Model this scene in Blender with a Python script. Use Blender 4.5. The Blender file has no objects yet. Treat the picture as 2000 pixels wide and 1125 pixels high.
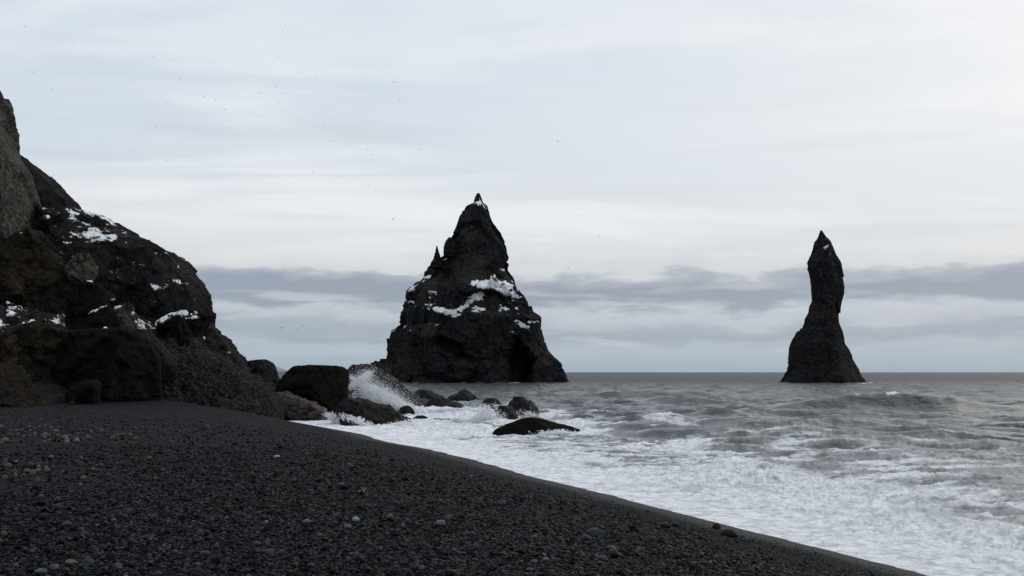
import bpy, math, random
import numpy as np

# ------------------------------------------------------------------ camera
F = 1963.0                      # focal length in photo pixels (2000 px wide)
CAMH = 3.8                      # eye height above the sea
PITCH = math.atan((727.0 - 562.5) / F)
scene = bpy.context.scene
COL = scene.collection
cam_d = bpy.data.cameras.new("camera")
cam_d.sensor_width = 36.0
cam_d.lens = F / 2000.0 * 36.0
cam_d.clip_start = 0.1
cam_d.clip_end = 90000.0
cam = bpy.data.objects.new("camera", cam_d)
cam.location = (0, 0, CAMH)
cam.rotation_euler = (math.pi / 2 + PITCH, 0, 0)
COL.objects.link(cam)
scene.camera = cam

# ------------------------------------------------------------------ sky and sun
SUN_AZ = math.radians(50.0)     # to the right of the view direction (+Y)
SUN_EL = math.radians(34.0)
SUN_DIR = (math.sin(SUN_AZ) * math.cos(SUN_EL), math.cos(SUN_AZ) * math.cos(SUN_EL), math.sin(SUN_EL))


class NT:
    """small helper for building node trees"""
    def __init__(self, tree):
        self.t = tree
        self.t.nodes.clear()

    def n(self, typ, **kw):
        nd = self.t.nodes.new(typ)
        for k, v in kw.items():
            setattr(nd, k, v)
        return nd

    def put(self, sock, v):
        if v is None:
            return
        if isinstance(v, bpy.types.NodeSocket):
            self.t.links.new(v, sock)
        else:
            sock.default_value = v

    def math(self, op, a, b=None, c=None, clamp=False):
        nd = self.n('ShaderNodeMath', operation=op, use_clamp=clamp)
        self.put(nd.inputs[0], a); self.put(nd.inputs[1], b); self.put(nd.inputs[2], c)
        return nd.outputs[0]

    def vmath(self, op, a, b=None):
        nd = self.n('ShaderNodeVectorMath', operation=op)
        self.put(nd.inputs[0], a); self.put(nd.inputs[1], b)
        return nd.outputs['Value'] if op in ('DOT_PRODUCT', 'LENGTH') else nd.outputs[0]

    def comb(self, x, y, z):
        nd = self.n('ShaderNodeCombineXYZ')
        self.put(nd.inputs[0], x); self.put(nd.inputs[1], y); self.put(nd.inputs[2], z)
        return nd.outputs[0]

    def noise(self, vec, scale, detail=4.0, rough=0.5, dist=0.0, dims='3D'):
        nd = self.n('ShaderNodeTexNoise', noise_dimensions=dims)
        self.put(nd.inputs['Vector'], vec)
        nd.inputs['Scale'].default_value = scale
        nd.inputs['Detail'].default_value = detail
        nd.inputs['Roughness'].default_value = rough
        nd.inputs['Distortion'].default_value = dist
        return nd.outputs['Fac']

    def smooth(self, v, a, b, lo=0.0, hi=1.0, typ='SMOOTHSTEP'):
        nd = self.n('ShaderNodeMapRange', interpolation_type=typ, clamp=True) if typ == 'LINEAR' else self.n('ShaderNodeMapRange', interpolation_type=typ)
        self.put(nd.inputs['Value'], v)
        nd.inputs['From Min'].default_value = a
        nd.inputs['From Max'].default_value = b
        nd.inputs['To Min'].default_value = lo
        nd.inputs['To Max'].default_value = hi
        return nd.outputs[0]

    def mix(self, f, a, b, blend='MIX'):
        nd = self.n('ShaderNodeMix', data_type='RGBA', blend_type=blend, clamp_factor=True)
        self.put(nd.inputs['Factor'], f)
        ca = [s for s in nd.inputs if s.identifier == 'A_Color'][0]
        cb = [s for s in nd.inputs if s.identifier == 'B_Color'][0]
        self.put(ca, a if isinstance(a, bpy.types.NodeSocket) else (*a, 1.0))
        self.put(cb, b if isinstance(b, bpy.types.NodeSocket) else (*b, 1.0))
        return [s for s in nd.outputs if s.identifier == 'Result_Color'][0]

    def ramp(self, f, stops, interp='LINEAR'):
        nd = self.n('ShaderNodeValToRGB')
        r = nd.color_ramp
        r.interpolation = interp
        while len(r.elements) > 1:
            r.elements.remove(r.elements[-1])
        r.elements[0].position = stops[0][0]
        r.elements[0].color = (*stops[0][1], 1.0)
        for p, c in stops[1:]:
            e = r.elements.new(p)
            e.color = (*c, 1.0)
        self.put(nd.inputs[0], f)
        return nd.outputs[0]


def build_world():
    w = bpy.data.worlds.new("World")
    scene.world = w
    w.use_nodes = True
    N = NT(w.node_tree)
    tc = N.n('ShaderNodeTexCoord')
    d = N.vmath('NORMALIZE', tc.outputs['Generated'])
    sep = N.n('ShaderNodeSeparateXYZ'); N.put(sep.inputs[0], d)
    x, y, z = sep.outputs
    zc = N.math('MAXIMUM', z, 0.0)
    el = N.math('ARCSINE', zc)
    az = N.math('ARCTAN2', x, y)
    # low stratocumulus: elevation warped by lumpy noise
    v1 = N.comb(N.math('MULTIPLY', az, 15.0), N.math('MULTIPLY', el, 50.0), 3.1)
    lump = N.math('SUBTRACT', N.noise(v1, 1.0, 7.0, 0.55), 0.5)
    v2 = N.comb(N.math('MULTIPLY', az, 2.3), N.math('MULTIPLY', el, 6.0), 8.4)
    roll = N.math('SUBTRACT', N.noise(v2, 1.0, 2.0, 0.4), 0.5)
    low = N.smooth(el, 0.14, 0.09)                 # warp fades out above the low deck
    warp = N.math('ADD', N.math('MULTIPLY', lump, 0.042), N.math('MULTIPLY', roll, 0.030))
    ew = N.math('ADD', el, N.math('MULTIPLY', warp, N.smooth(el, 0.0, 0.03, 0.25, 1.0)))
    t = N.math('DIVIDE', ew, 0.5, clamp=True)

    def Y(py):
        return max(0.0, (727.0 - py) / F / 0.5)
    stops = [(Y(727), (.335, .412, .490)), (Y(700), (.375, .448, .520)), (Y(672), (.420, .480, .545)),
             (Y(655), (.335, .395, .470)), (Y(636), (.370, .425, .495)), (Y(618), (.470, .510, .560)),
             (Y(604), (.490, .535, .590)), (Y(588), (.300, .348, .420)), (Y(562), (.295, .338, .410)),
             (Y(543), (.400, .435, .490)), (Y(531), (.600, .625, .655)), (Y(500), (.660, .675, .695)),
             (Y(430), (.665, .695, .730)), (Y(340), (.610, .675, .735)), (Y(220), (.600, .670, .750)),
             (Y(60), (.515, .620, .735)), (0.98, (.62, .69, .79))]
    base = N.ramp(t, stops)
    # bright breaks between the low bars
    v3 = N.comb(N.math('MULTIPLY', az, 7.0), N.math('MULTIPLY', el, 70.0), 21.7)
    br = N.smooth(N.noise(v3, 1.0, 5.0, 0.5), 0.56, 0.72)
    br = N.math('MULTIPLY', br, N.math('MULTIPLY', N.smooth(el, 0.012, 0.03), N.smooth(el, 0.10, 0.07)))
    base = N.mix(N.math('MULTIPLY', br, 0.5), base, (.63, .655, .69))
    # high thin veil in long streaks, drawn on a flat layer overhead
    zz = N.math('ADD', zc, 0.10)
    pl = N.comb(N.math('MULTIPLY', N.math('DIVIDE', x, zz), 0.55), N.math('MULTIPLY', N.math('DIVIDE', y, zz), 1.5), 5.0)
    st = N.noise(pl, 1.15, 8.0, 0.56, 0.9)
    pl2 = N.comb(N.math('MULTIPLY', N.math('DIVIDE', x, zz), 0.9), N.math('MULTIPLY', N.math('DIVIDE', y, zz), 0.8), 15.0)
    st2 = N.noise(pl2, 0.8, 5.0, 0.5, 0.4)
    hi = N.smooth(el, 0.085, 0.16)
    wht = N.math('MULTIPLY', N.smooth(N.math('ADD', N.math('MULTIPLY', st, 0.6), N.math('MULTIPLY', st2, 0.4)), 0.45, 0.64), hi)
    base = N.mix(N.math('MULTIPLY', wht, 0.72), base, (.825, .835, .855))
    # soft grey bars in the middle of the sky
    v4 = N.comb(N.math('MULTIPLY', az, 2.2), N.math('MULTIPLY', el, 34.0), 41.0)
    bars = N.smooth(N.noise(v4, 1.0, 5.0, 0.5), 0.50, 0.68)
    bars = N.math('MULTIPLY', bars, N.math('MULTIPLY', N.smooth(el, 0.09, 0.13), N.smooth(el, 0.36, 0.22)))
    base = N.mix(N.math('MULTIPLY', bars, 0.40), base, (.52, .565, .635))
    # the veiled sun brightens the cloud around it
    dt = N.math('MAXIMUM', N.vmath('DOT_PRODUCT', d, SUN_DIR), 0.0)
    glow = N.math('MULTIPLY', N.math('POWER', dt, 4.0), N.smooth(el, 0.08, 0.25))
    base = N.mix(N.math('MULTIPLY', glow, 0.95), base, (.93, .900, .875))
    sky = N.n('ShaderNodeTexSky', sky_type='NISHITA')
    sky.sun_disc = False
    sky.sun_elevation = SUN_EL
    sky.sun_rotation = SUN_AZ
    sky.dust_density = 2.0
    cloud = N.mix(1.0, base, (10.9, 10.9, 10.9), 'MULTIPLY')
    col = N.mix(0.95, sky.outputs[0], cloud)
    bg = N.n('ShaderNodeBackground')
    N.put(bg.inputs[0], col)
    bg.inputs[1].default_value = 0.1
    out = N.n('ShaderNodeOutputWorld')
    N.put(out.inputs[0], bg.outputs[0])
    w.cycles.sampling_method = 'MANUAL'
    w.cycles.sample_map_resolution = 512


build_world()
sun_d = bpy.data.lights.new("sun", 'SUN')
sun_d.energy = 0.6
sun_d.angle = math.radians(50.0)
sun_d.color = (1.0, 0.97, 0.93)
sun = bpy.data.objects.new("sun", sun_d)
sun.rotation_euler = (math.pi / 2 - SUN_EL, 0, math.pi - SUN_AZ)
sun.location = (60, 40, 60)
COL.objects.link(sun)

vs = scene.view_settings
vs.view_transform = 'Standard'
vs.look = 'None'
vs.exposure = 0.0
vs.gamma = 1.0
vs.use_curve_mapping = False
scene.cycles.use_denoising = True
scene.cycles.max_bounces = 8
scene.cycles.diffuse_bounces = 6

# ------------------------------------------------------------------ projection helpers
CP, SP = math.cos(PITCH), math.sin(PITCH)


def ray(px, py):
    u = (px - 1000.0) / F
    v = (562.5 - py) / F
    return np.array([u, CP - v * SP, SP + v * CP])


def at(px, py, Y):
    """world point seen at a photo pixel, at distance Y ahead"""
    r = ray(px, py)
    return np.array([0, 0, CAMH]) + r * (Y / r[1])


def proj(P):
    dx = P[..., 0]; dy = P[..., 1]; dz = P[..., 2] - CAMH
    f = dy * CP + dz * SP
    u = -dy * SP + dz * CP
    f = np.where(np.abs(f) < 1e-3, 1e-3, f)
    return 1000 + F * dx / f, 562.5 - F * u / f


# ------------------------------------------------------------------ noise (numpy)
_rs = np.random.RandomState(7)
_perm = _rs.permutation(4096).astype(np.int64)
_g = _rs.normal(size=(4096, 3)); _g /= np.linalg.norm(_g, axis=1)[:, None]
_pt = _rs.rand(4096, 3)


def _hash(i, j, k):
    return _perm[(_perm[(_perm[i & 4095] + j) & 4095] + k) & 4095]


def perlin(P, seed=0):
    P = np.asarray(P, float) + seed * 17.13
    sh = P.shape[:-1]
    P = P.reshape(-1, 3)
    I = np.floor(P).astype(np.int64)
    f = P - I
    w = f * f * f * (f * (f * 6 - 15) + 10)
    out = np.zeros(len(P))
    for dx in (0, 1):
        wx = w[:, 0] if dx else 1 - w[:, 0]
        for dy in (0, 1):
            wy = w[:, 1] if dy else 1 - w[:, 1]
            for dz in (0, 1):
                wz = w[:, 2] if dz else 1 - w[:, 2]
                g = _g[_hash(I[:, 0] + dx, I[:, 1] + dy, I[:, 2] + dz)]
                out += wx * wy * wz * (g[:, 0] * (f[:, 0] - dx) + g[:, 1] * (f[:, 1] - dy) + g[:, 2] * (f[:, 2] - dz))
    return (out * 1.5).reshape(sh)


def fbm(P, octv=4, seed=0, gain=0.5):
    a, s, o = 1.0, 0.0, 0.0
    for k in range(octv):
        s = s + a * perlin(P * 2.03 ** k, seed + k)
        o += a
        a *= gain
    return s / o


def ridged(P, octv=4, seed=0, gain=0.55):
    a, s, o = 1.0, 0.0, 0.0
    for k in range(octv):
        s = s + a * (1 - 2.2 * np.abs(perlin(P * 2.07 ** k, seed + k)))
        o += a
        a *= gain
    return s / o


def worley(P, seed=0):
    """distance to the nearest and second nearest feature point, and a random value of the nearest cell"""
    P = np.asarray(P, float) + seed * 9.7
    sh = P.shape[:-1]
    P = P.reshape(-1, 3)
    I = np.floor(P).astype(np.int64)
    f1 = np.full(len(P), 9.0); f2 = np.full(len(P), 9.0); rid = np.zeros(len(P))
    for dx in (-1, 0, 1):
        for dy in (-1, 0, 1):
            for dz in (-1, 0, 1):
                h = _hash(I[:, 0] + dx, I[:, 1] + dy, I[:, 2] + dz)
                q = I + (dx, dy, dz) + _pt[h]
                dd = np.sqrt(((P - q) ** 2).sum(1))
                near = dd < f1
                f2 = np.where(near, f1, np.minimum(f2, dd))
                rid = np.where(near, h / 4096.0, rid)
                f1 = np.where(near, dd, f1)
    return f1.reshape(sh), f2.reshape(sh), rid.reshape(sh)


def facets_noise(P, seed=0):
    """broken-rock relief: every cell is its own tilted plane, with a step at each joint"""
    P = np.asarray(P, float) + seed * 5.3
    sh = P.shape[:-1]
    P = P.reshape(-1, 3)
    I = np.floor(P).astype(np.int64)
    f1 = np.full(len(P), 9.0); best = np.zeros(len(P))
    for dx in (-1, 0, 1):
        for dy in (-1, 0, 1):
            for dz in (-1, 0, 1):
                h = _hash(I[:, 0] + dx, I[:, 1] + dy, I[:, 2] + dz)
                off = P - (I + (dx, dy, dz) + _pt[h])
                dd = (off * off).sum(1)
                near = dd < f1
                val = (off * _g[(h * 7 + 13) & 4095]).sum(1) * 1.6 + (h / 4096.0 - .5) * .7
                best = np.where(near, val, best)
                f1 = np.where(near, dd, f1)
    return best.reshape(sh)


def sstep(x, a, b):
    t = np.clip((x - a) / (b - a), 0, 1)
    return t * t * (3 - 2 * t)


def P2(x, y, z=0.0):
    return np.stack([x, y, np.zeros_like(x) + z], -1)


# ------------------------------------------------------------------ shoreline and beach shape
_sh_px = [(1960, 1162), (1820, 1125), (1700, 1095), (1500, 1046), (1350, 1008), (1200, 969), (1050, 934), (950, 905),
          (850, 879), (760, 864), (700, 847), (640, 836), (545, 821)]
_shore = []
for (a_, b_) in _sh_px:
    r_ = ray(a_, b_)
    k_ = (0.12 - CAMH) / r_[2]
    _shore.append((r_[0] * k_, r_[1] * k_))
_d0 = np.array(_shore[0]) - np.array(_shore[1]); _d0 /= np.linalg.norm(_d0)
_d0 = np.array([0.42, -0.907])
_shore = [tuple(np.array(_shore[0]) + _d0 * k) for k in (3000, 60, 20)] + _shore + [(-20, 88), (-25, 106), (-70, 140), (-140, 165), (-3000, 900)]
SHORE = np.array(_shore)


def shore_s(x, y):
    """signed distance to the swash line, positive on land"""
    best = np.full(x.shape, 1e9); sg = np.ones(x.shape)
    for i in range(len(SHORE) - 1):
        a, b = SHORE[i], SHORE[i + 1]
        d = b - a
        t = np.clip(((x - a[0]) * d[0] + (y - a[1]) * d[1]) / (d @ d), 0, 1)
        ex = x - (a[0] + t * d[0]); ey = y - (a[1] + t * d[1])
        q = np.hypot(ex, ey)
        c = d[0] * ey - d[1] * ex
        m = q < best
        best = np.where(m, q, best); sg = np.where(m, np.sign(c), sg)
    return best * sg


def beach_z(x, y, s=None):
    if s is None:
        s = shore_s(x, y)
    z = np.interp(s, [-40, -5, 0, 2.5, 6, 10, 14, 25, 60, 400], [-6, -.75, .12, .56, 1.28, 1.92, 2.10, 2.2, 2.6, 6])
    m = np.interp(y, [0, 26, 44, 54, 66, 76], [1, 1, .80, .84, 1.12, 1.3])
    m = 1 + (m - 1) * (1 - sstep(s, 9, 22))
    z = np.where(z > .12, .12 + (z - .12) * m, z)
    p = P2(x, y)
    k = sstep(s, 0.3, 5)
    z = z + k * (0.05 * fbm(p * .35, 3, 3) + .018 * fbm(p * 2.1, 2, 5))
    return z


def ground_hit(px, py):
    r = ray(px, py)
    Y = np.concatenate([np.arange(3, 40, .02), np.arange(40, 140, .05)])
    k = Y / r[1]
    x = r[0] * k; z = CAMH + r[2] * k
    g = beach_z(x, Y)
    i = np.argmax(z < g)
    return np.array([x[i], Y[i], g[i]])


# ------------------------------------------------------------------ materials
def new_mat(name):
    m = bpy.data.materials.new(name)
    m.use_nodes = True
    return m, NT(m.node_tree)


def finish(N, bsdf, disp=None):
    o = N.n('ShaderNodeOutputMaterial')
    N.put(o.inputs[0], bsdf)


def principled(N, col, rough, normal=None, spec=0.5, ior=None):
    b = N.n('ShaderNodeBsdfPrincipled')
    N.put(b.inputs['Base Color'], col if isinstance(col, bpy.types.NodeSocket) else (*col, 1.0))
    N.put(b.inputs['Roughness'], rough)
    b.inputs['Specular IOR Level'].default_value = spec
    if ior:
        b.inputs['IOR'].default_value = ior
    if normal is not None:
        N.put(b.inputs['Normal'], normal)
    return b.outputs[0]


def bump(N, h, strength, dist, normal=None):
    b = N.n('ShaderNodeBump')
    b.inputs['Strength'].default_value = strength
    b.inputs['Distance'].default_value = dist
    N.put(b.inputs['Height'], h)
    if normal is not None:
        N.put(b.inputs['Normal'], normal)
    return b.outputs[0]


def rock_mat(name, dark, mid, warm, size, rough=0.85, warm_amt=0.5, spec=0.35, bumpd=1.0, con=(.35, .72)):
    """weathered basalt: size = metres of the largest colour blotches"""
    m, N = new_mat(name)
    g = N.n('ShaderNodeNewGeometry')
    p = g.outputs['Position']
    big = N.noise(p, 1.0 / size, 5.0, 0.6)
    fine = N.noise(p, 14.0 / size, 8.0, 0.65)
    vein = N.noise(N.vmath('MULTIPLY', p, (1.0, 1.0, 0.35)), 4.0 / size, 6.0, 0.6, 1.2)
    c = N.mix(N.smooth(fine, *con), dark, mid)
    c = N.mix(N.math('MULTIPLY', N.smooth(big, 0.48, 0.68), warm_amt), c, warm)
    c = N.mix(N.math('MULTIPLY', N.smooth(vein, 0.50, 0.64), 0.45), c, dark)
    vo = N.n('ShaderNodeTexVoronoi', feature='F1')
    N.put(vo.inputs['Vector'], N.vmath('ADD', p, N.vmath('MULTIPLY', N.comb(fine, big, vein), (size * .1,) * 3)))
    vo.inputs['Scale'].default_value = 9.0 / size
    h = N.math('ADD', N.math('MULTIPLY', fine, 0.8), N.math('MULTIPLY', vo.outputs['Distance'], 0.35))
    h = N.math('ADD', h, N.math('MULTIPLY', vein, 0.5))
    nb = bump(N, h, 0.9, size * 0.05 * bumpd)
    rr = N.smooth(fine, 0.3, 0.7, max(0.05, rough - 0.12), min(1.0, rough + 0.1), 'LINEAR')
    finish(N, principled(N, c, rr, nb, spec))
    return m


M = {}
M['stack'] = rock_mat('dark_sea_stack_basalt', (.009, .0092, .0098), (.034, .034, .036), (.055, .048, .036), 14.0, .95, .5, .06, con=(.42, .66))
M['cliff'] = rock_mat('grey_brown_cliff_rock', (.020, .0195, .017), (.105, .102, .088), (.10, .080, .058), 6.0, .95, .6, .06, con=(.40, .68))
M['hill'] = rock_mat('black_headland_rock', (.0065, .0065, .007), (.027, .027, .027), (.040, .035, .028), 4.0, .95, .5, .06, con=(.42, .66))
M['brown'] = rock_mat('brown_boulder_rock', (.009, .007, .005), (.034, .028, .021), (.055, .040, .027), 2.0, .95, .6, .06)
M['black'] = rock_mat('black_boulder_rock', (.0036, .0034, .0030), (.0110, .0098, .0083), (.0165, .0130, .0090), 2.0, .95, .5, .06)
M['rubble'] = rock_mat('crusty_rubble_rock', (.0045, .0045, .0042), (.060, .059, .054), (.060, .054, .040), 2.2, .95, .4, .06, bumpd=2.0, con=(.47, .64))
M['wet'] = rock_mat('wet_surf_rock', (.0045, .0044, .0042), (.022, .020, .0190), (.027, .0225, .019), 1.1, .62, .5, .16)
M['slab'] = rock_mat('red_brown_slab_rock', (.022, .018, .015), (.075, .062, .054), (.090, .062, .047), 1.2, .7, .6, .25)


def snow_mat():
    """thin old snow with bare rock and grit showing through where it is shallow"""
    m, N = new_mat('old_snow')
    p = N.n('ShaderNodeNewGeometry').outputs['Position']
    cov = N.n('ShaderNodeAttribute', attribute_name='cover').outputs['Fac']
    oi = N.n('ShaderNodeObjectInfo').outputs['Location']
    far = N.smooth(N.vmath('LENGTH', N.vmath('MULTIPLY', p, (0, 1, 0))), 100, 330)
    f = N.noise(p, 2.2, 8.0, .72)
    f2 = N.noise(p, .55, 8.0, .72)
    g = N.math('ADD', N.math('MULTIPLY', f, N.math('SUBTRACT', 1.0, far)), N.math('MULTIPLY', f2, far))
    k = N.smooth(N.math('ADD', g, N.math('MULTIPLY', cov, .26)), .54, .66)
    white = N.mix(N.smooth(g, .35, .6), (.60, .62, .66), (.84, .85, .87))
    c = N.mix(k, (.012, .012, .012), white)
    finish(N, principled(N, c, 0.8, bump(N, g, .6, .15), .1))
    return m


M['snow'] = snow_mat()


# ------------------------------------------------------------------ mesh helpers
def mesh_arrays(name, V, Q=None, T=None, smooth=True, attrs=None):
    V = np.asarray(V, np.float32).reshape(-1, 3)
    me = bpy.data.meshes.new(name)
    nq = 0 if Q is None else len(Q)
    nt = 0 if T is None else len(T)
    me.vertices.add(len(V))
    me.vertices.foreach_set('co', V.ravel())
    li = []
    if nq: li.append(np.asarray(Q, np.int32).ravel())
    if nt: li.append(np.asarray(T, np.int32).ravel())
    if li:
        li = np.concatenate(li)
        me.loops.add(len(li))
        me.loops.foreach_set('vertex_index', li)
        me.polygons.add(nq + nt)
        start = np.concatenate([np.arange(nq) * 4, nq * 4 + np.arange(nt) * 3]).astype(np.int32)
        me.polygons.foreach_set('loop_start', start)
        if smooth:
            me.polygons.foreach_set('use_smooth', np.ones(nq + nt, bool))
    me.update(calc_edges=True)
    me.validate()
    for k, a in (attrs or {}).items():
        at_ = me.attributes.new(k, 'FLOAT', 'POINT')
        at_.data.foreach_set('value', np.asarray(a, np.float32).ravel())
    return me


def link(name, me, mat, loc=(0, 0, 0), parent=None, label=None, cat=None, group=None, kind=None):
    o = bpy.data.objects.new(name, me)
    if mat is not None:
        me.materials.clear() if me.users <= 1 else None
        if not me.materials:
            me.materials.append(mat)
    o.location = loc
    if parent is not None:
        o.parent = parent
    COL.objects.link(o)
    for k, v in (('label', label), ('category', cat), ('group', group), ('kind', kind)):
        if v:
            o[k] = v
    return o


def grid_normals(G):
    dc = np.roll(G, -1, 1) - np.roll(G, 1, 1)
    dr = np.empty_like(G)
    dr[1:-1] = G[2:] - G[:-2]; dr[0] = G[1] - G[0]; dr[-1] = G[-1] - G[-2]
    n = np.cross(dc, dr)
    l = np.linalg.norm(n, axis=2, keepdims=True)
    return n / np.maximum(l, 1e-9)


def snow_child(par, base, G, Nn, mask, quads, name, label=None, kind=None, thick=0.18):
    """a real snow crust lying on the rock where mask is set"""
    mv = mask.ravel()
    keep = mv[quads].all(1)
    q = quads[keep]
    if len(q) < 4:
        return None
    if kind is None:                       # every separate patch is a part of its own
        lab = np.arange(len(mv))
        while True:
            m = lab[q].min(1)
            old = lab.copy()
            for c in range(4):
                np.minimum.at(lab, q[:, c], m)
            if (old == lab).all():
                break
        ql = lab[q[:, 0]]
        ids, cn = np.unique(ql, return_counts=True)
        if len(ids) > 1:
            for i in ids[np.argsort(-cn)][:14]:
                if (ql == i).sum() >= 4:
                    sub = np.zeros(len(mv), bool)
                    sub[q[ql == i].ravel()] = True
                    snow_child(par, base, G, Nn, sub, q[ql == i], name, label, kind, thick)
            return None
    cnt = np.bincount(q.ravel(), minlength=len(mv))
    inner = (cnt == 4)
    used = np.where(cnt > 0)[0]
    idx = -np.ones(len(mv), np.int64); idx[used] = np.arange(len(used))
    V = G.reshape(-1, 3)[used]
    n = Nn.reshape(-1, 3)[used] * .7 + np.array([0, 0, .5])
    off = np.where(inner[used], thick, thick * .22)[:, None]
    val = inner.astype(float)
    for _ in range(3):
        fv = val[q].mean(1)
        acc = np.zeros(len(mv))
        for c in range(4):
            np.add.at(acc, q[:, c], fv)
        val = np.where(cnt > 0, acc / np.maximum(cnt, 1), 0) * np.where(inner, 1, .75)
    me = mesh_arrays(name, V + n * off - base, idx[q], attrs={'cover': val[used]})
    return link(name, me, M['snow'], parent=par, label=label, kind=kind)


def rock(name, label, rows, D, thick, mat, cat='rock', seed=1, nr=70, nc=110, facets=7, rough=1.0, lean=0.0, power=.6,
         snow=(), speck=None, deform=None, group=None, sink=1.0, zstretch=.75, cells=0.0, cellsize=1.0, roundtop=.15,
         snow_thick=.07, snow_gain=1.3, grain=1.0, tilt=0.0, sharp=1.0, fcut=(.55, .90)):
    """rock lofted from its outline: rows = (photo y, left x, right x) from the top down, at distance D; thick = half depth in m"""
    rng = np.random.RandomState(seed)
    pts = [(at(xl, y, D), at(xr, y, D)) for (y, xl, xr) in rows]
    zs = np.array([a[2] for a, b in pts]); L = np.array([a[0] for a, b in pts]); R = np.array([b[0] for a, b in pts])
    zs = np.append(zs, zs[-1] - sink); L = np.append(L, L[-1]); R = np.append(R, R[-1])
    ztop, zbot = zs[0], zs[-1]
    H = ztop - zbot
    t = np.linspace(0, 1, nr)
    zz = ztop - H * t
    l = np.interp(-zz, -zs, L); r = np.interp(-zz, -zs, R)
    a = np.maximum((r - l) / 2, .01); c = (l + r) / 2
    amax = a.max()
    b = thick * np.maximum(a / amax, .02) ** power
    # top cap rings
    capk = np.array([.0, .35, .7, .92])
    zz = np.concatenate([ztop + roundtop * a[0] * (1 - capk ** 2) * .5, zz])
    c = np.concatenate([np.full(4, c[0]), c]); aa = np.concatenate([np.maximum(a[0] * capk, .001), a]); bb = np.concatenate([np.maximum(b[0] * capk, .001), b])
    # more columns on the side that faces the sea and the camera
    u = np.linspace(0, 2 * math.pi, nc, endpoint=False)
    th = -math.pi / 2 + (u - math.pi) + .38 * np.sin(u - math.pi) * -1
    ct, st = np.cos(th), np.sin(th)
    e = 2 / 2.5
    cx = np.sign(ct) * np.abs(ct) ** e; sy = np.sign(st) * np.abs(st) ** e
    U = np.stack([cx[None, :] + 0 * aa[:, None], sy[None, :] + 0 * aa[:, None]], -1)
    hz = ((zz - zbot) / H * 2 - 1)[:, None] + 0 * cx[None, :]
    Q = np.stack([U[..., 0], U[..., 1], hz], -1)
    for k in range(facets):
        ang = rng.uniform(-1.15, 1.15); el = rng.uniform(-.35, .55)
        n = np.array([math.sin(ang) * math.cos(el), -math.cos(ang) * math.cos(el), math.sin(el)])
        dd = rng.uniform(*fcut) * (1 + .45 * abs(math.sin(el)))
        ov = np.maximum(Q @ n - dd, 0)
        Q = Q - ov[..., None] * np.array([n[0], n[1], 0]) * .9
    # keep the outline: rescale every ring to its own left and right limit
    mx = Q[..., 0].max(1, keepdims=True); mn = Q[..., 0].min(1, keepdims=True)
    qx = (Q[..., 0] - (mx + mn) / 2) / np.maximum((mx - mn) / 2, 1e-6)
    X = c[:, None] + qx * aa[:, None]
    Yy = D + lean * (zz - zbot)[:, None] + Q[..., 1] * bb[:, None] + tilt * (X - c.mean())
    G = np.stack([X, Yy, zz[:, None] + 0 * X], -1)
    S = min(max(2 * amax, H), 3 * min(2 * amax, H))
    Nn = grid_normals(G)
    sgn = np.sign((Nn[..., 1] * (G[..., 1] - D)).sum())
    Nn = Nn * (1 if sgn > 0 else -1)
    flip = sgn <= 0
    W = G * np.array([1, 1, zstretch]) / S
    dsp = .020 * fbm(W * 2.6, 3, seed) + .026 * (ridged(W * 5.5, 4, seed + 11) - .35) + .012 * fbm(W * 17, 4, seed + 23, .7) * grain
    Wj = W + .02 * np.stack([fbm(W * 12, 2, seed + 1), fbm(W * 12, 2, seed + 2), fbm(W * 12, 2, seed + 3)], -1)
    low = (dsp * .8 + sharp * .060 * facets_noise(Wj * 4.5, seed)) * S * rough * 1.25
    high = sharp * (.024 * facets_noise(Wj * 11, seed + 1) + .008 * facets_noise(Wj * 28, seed + 2)) * S * rough * 1.25
    dsp = low + high
    if cells:
        g1, g2, gid = worley(G / cellsize, seed + 5)
        h1, h2, hid = worley(G / (cellsize * .42), seed + 6)
        dsp = dsp + cells * ((.75 - g1) * (.5 + gid) + .45 * (.7 - h1) * (.3 + hid))
    N0 = Nn
    side = .22 + .78 * np.abs(Nn[..., 1])            # large relief is cut mostly into the broad faces
    dsp = (dsp - high - np.median(dsp - high)) * side + (high - np.median(high)) * (.55 + .45 * side)
    dsp = dsp * np.minimum(1, (aa / (.22 * amax)) ** .8)[:, None]
    fade = np.ones(len(zz)); fade[:4] = (.2, .4, .6, .8)
    G = G + Nn * (dsp * fade[:, None])[..., None]
    # bring the ragged rings back, on average, to the outline
    kw_ = max(3, nr // 22) | 1
    sm = lambda v: np.convolve(np.pad(v, kw_ // 2, mode='edge'), np.ones(kw_) / kw_, 'valid')
    hi_, lo_ = sm(G[..., 0].max(1)), sm(G[..., 0].min(1))
    th_, tl_ = sm(c + aa), sm(c - aa)
    G[..., 0] = tl_[:, None] + (G[..., 0] - lo_[:, None]) * ((th_ - tl_) / np.maximum(hi_ - lo_, 1e-3))[:, None]
    if deform is not None:
        G = deform(G, Nn)
    Nn = grid_normals(G) * (-1 if flip else 1)
    nrr = len(zz)
    ii, jj = np.meshgrid(np.arange(nrr - 1), np.arange(nc), indexing='ij')
    j2 = (jj + 1) % nc
    qd = np.stack([ii * nc + jj, ii * nc + j2, (ii + 1) * nc + j2, (ii + 1) * nc + jj], -1).reshape(-1, 4)
    if not flip:
        qd = qd[:, ::-1]
    base = np.array([c[-1], D, zbot + sink])
    me = mesh_arrays(name, G.reshape(-1, 3) - base, qd, smooth=False)
    o = link(name, me, mat, base, None, label, cat, group)
    px, py = proj(G)
    tocam = np.array([0, 0, CAMH]) - G
    tocam /= np.linalg.norm(tocam, axis=2, keepdims=True)
    face0 = (N0 * tocam).sum(2)
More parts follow.
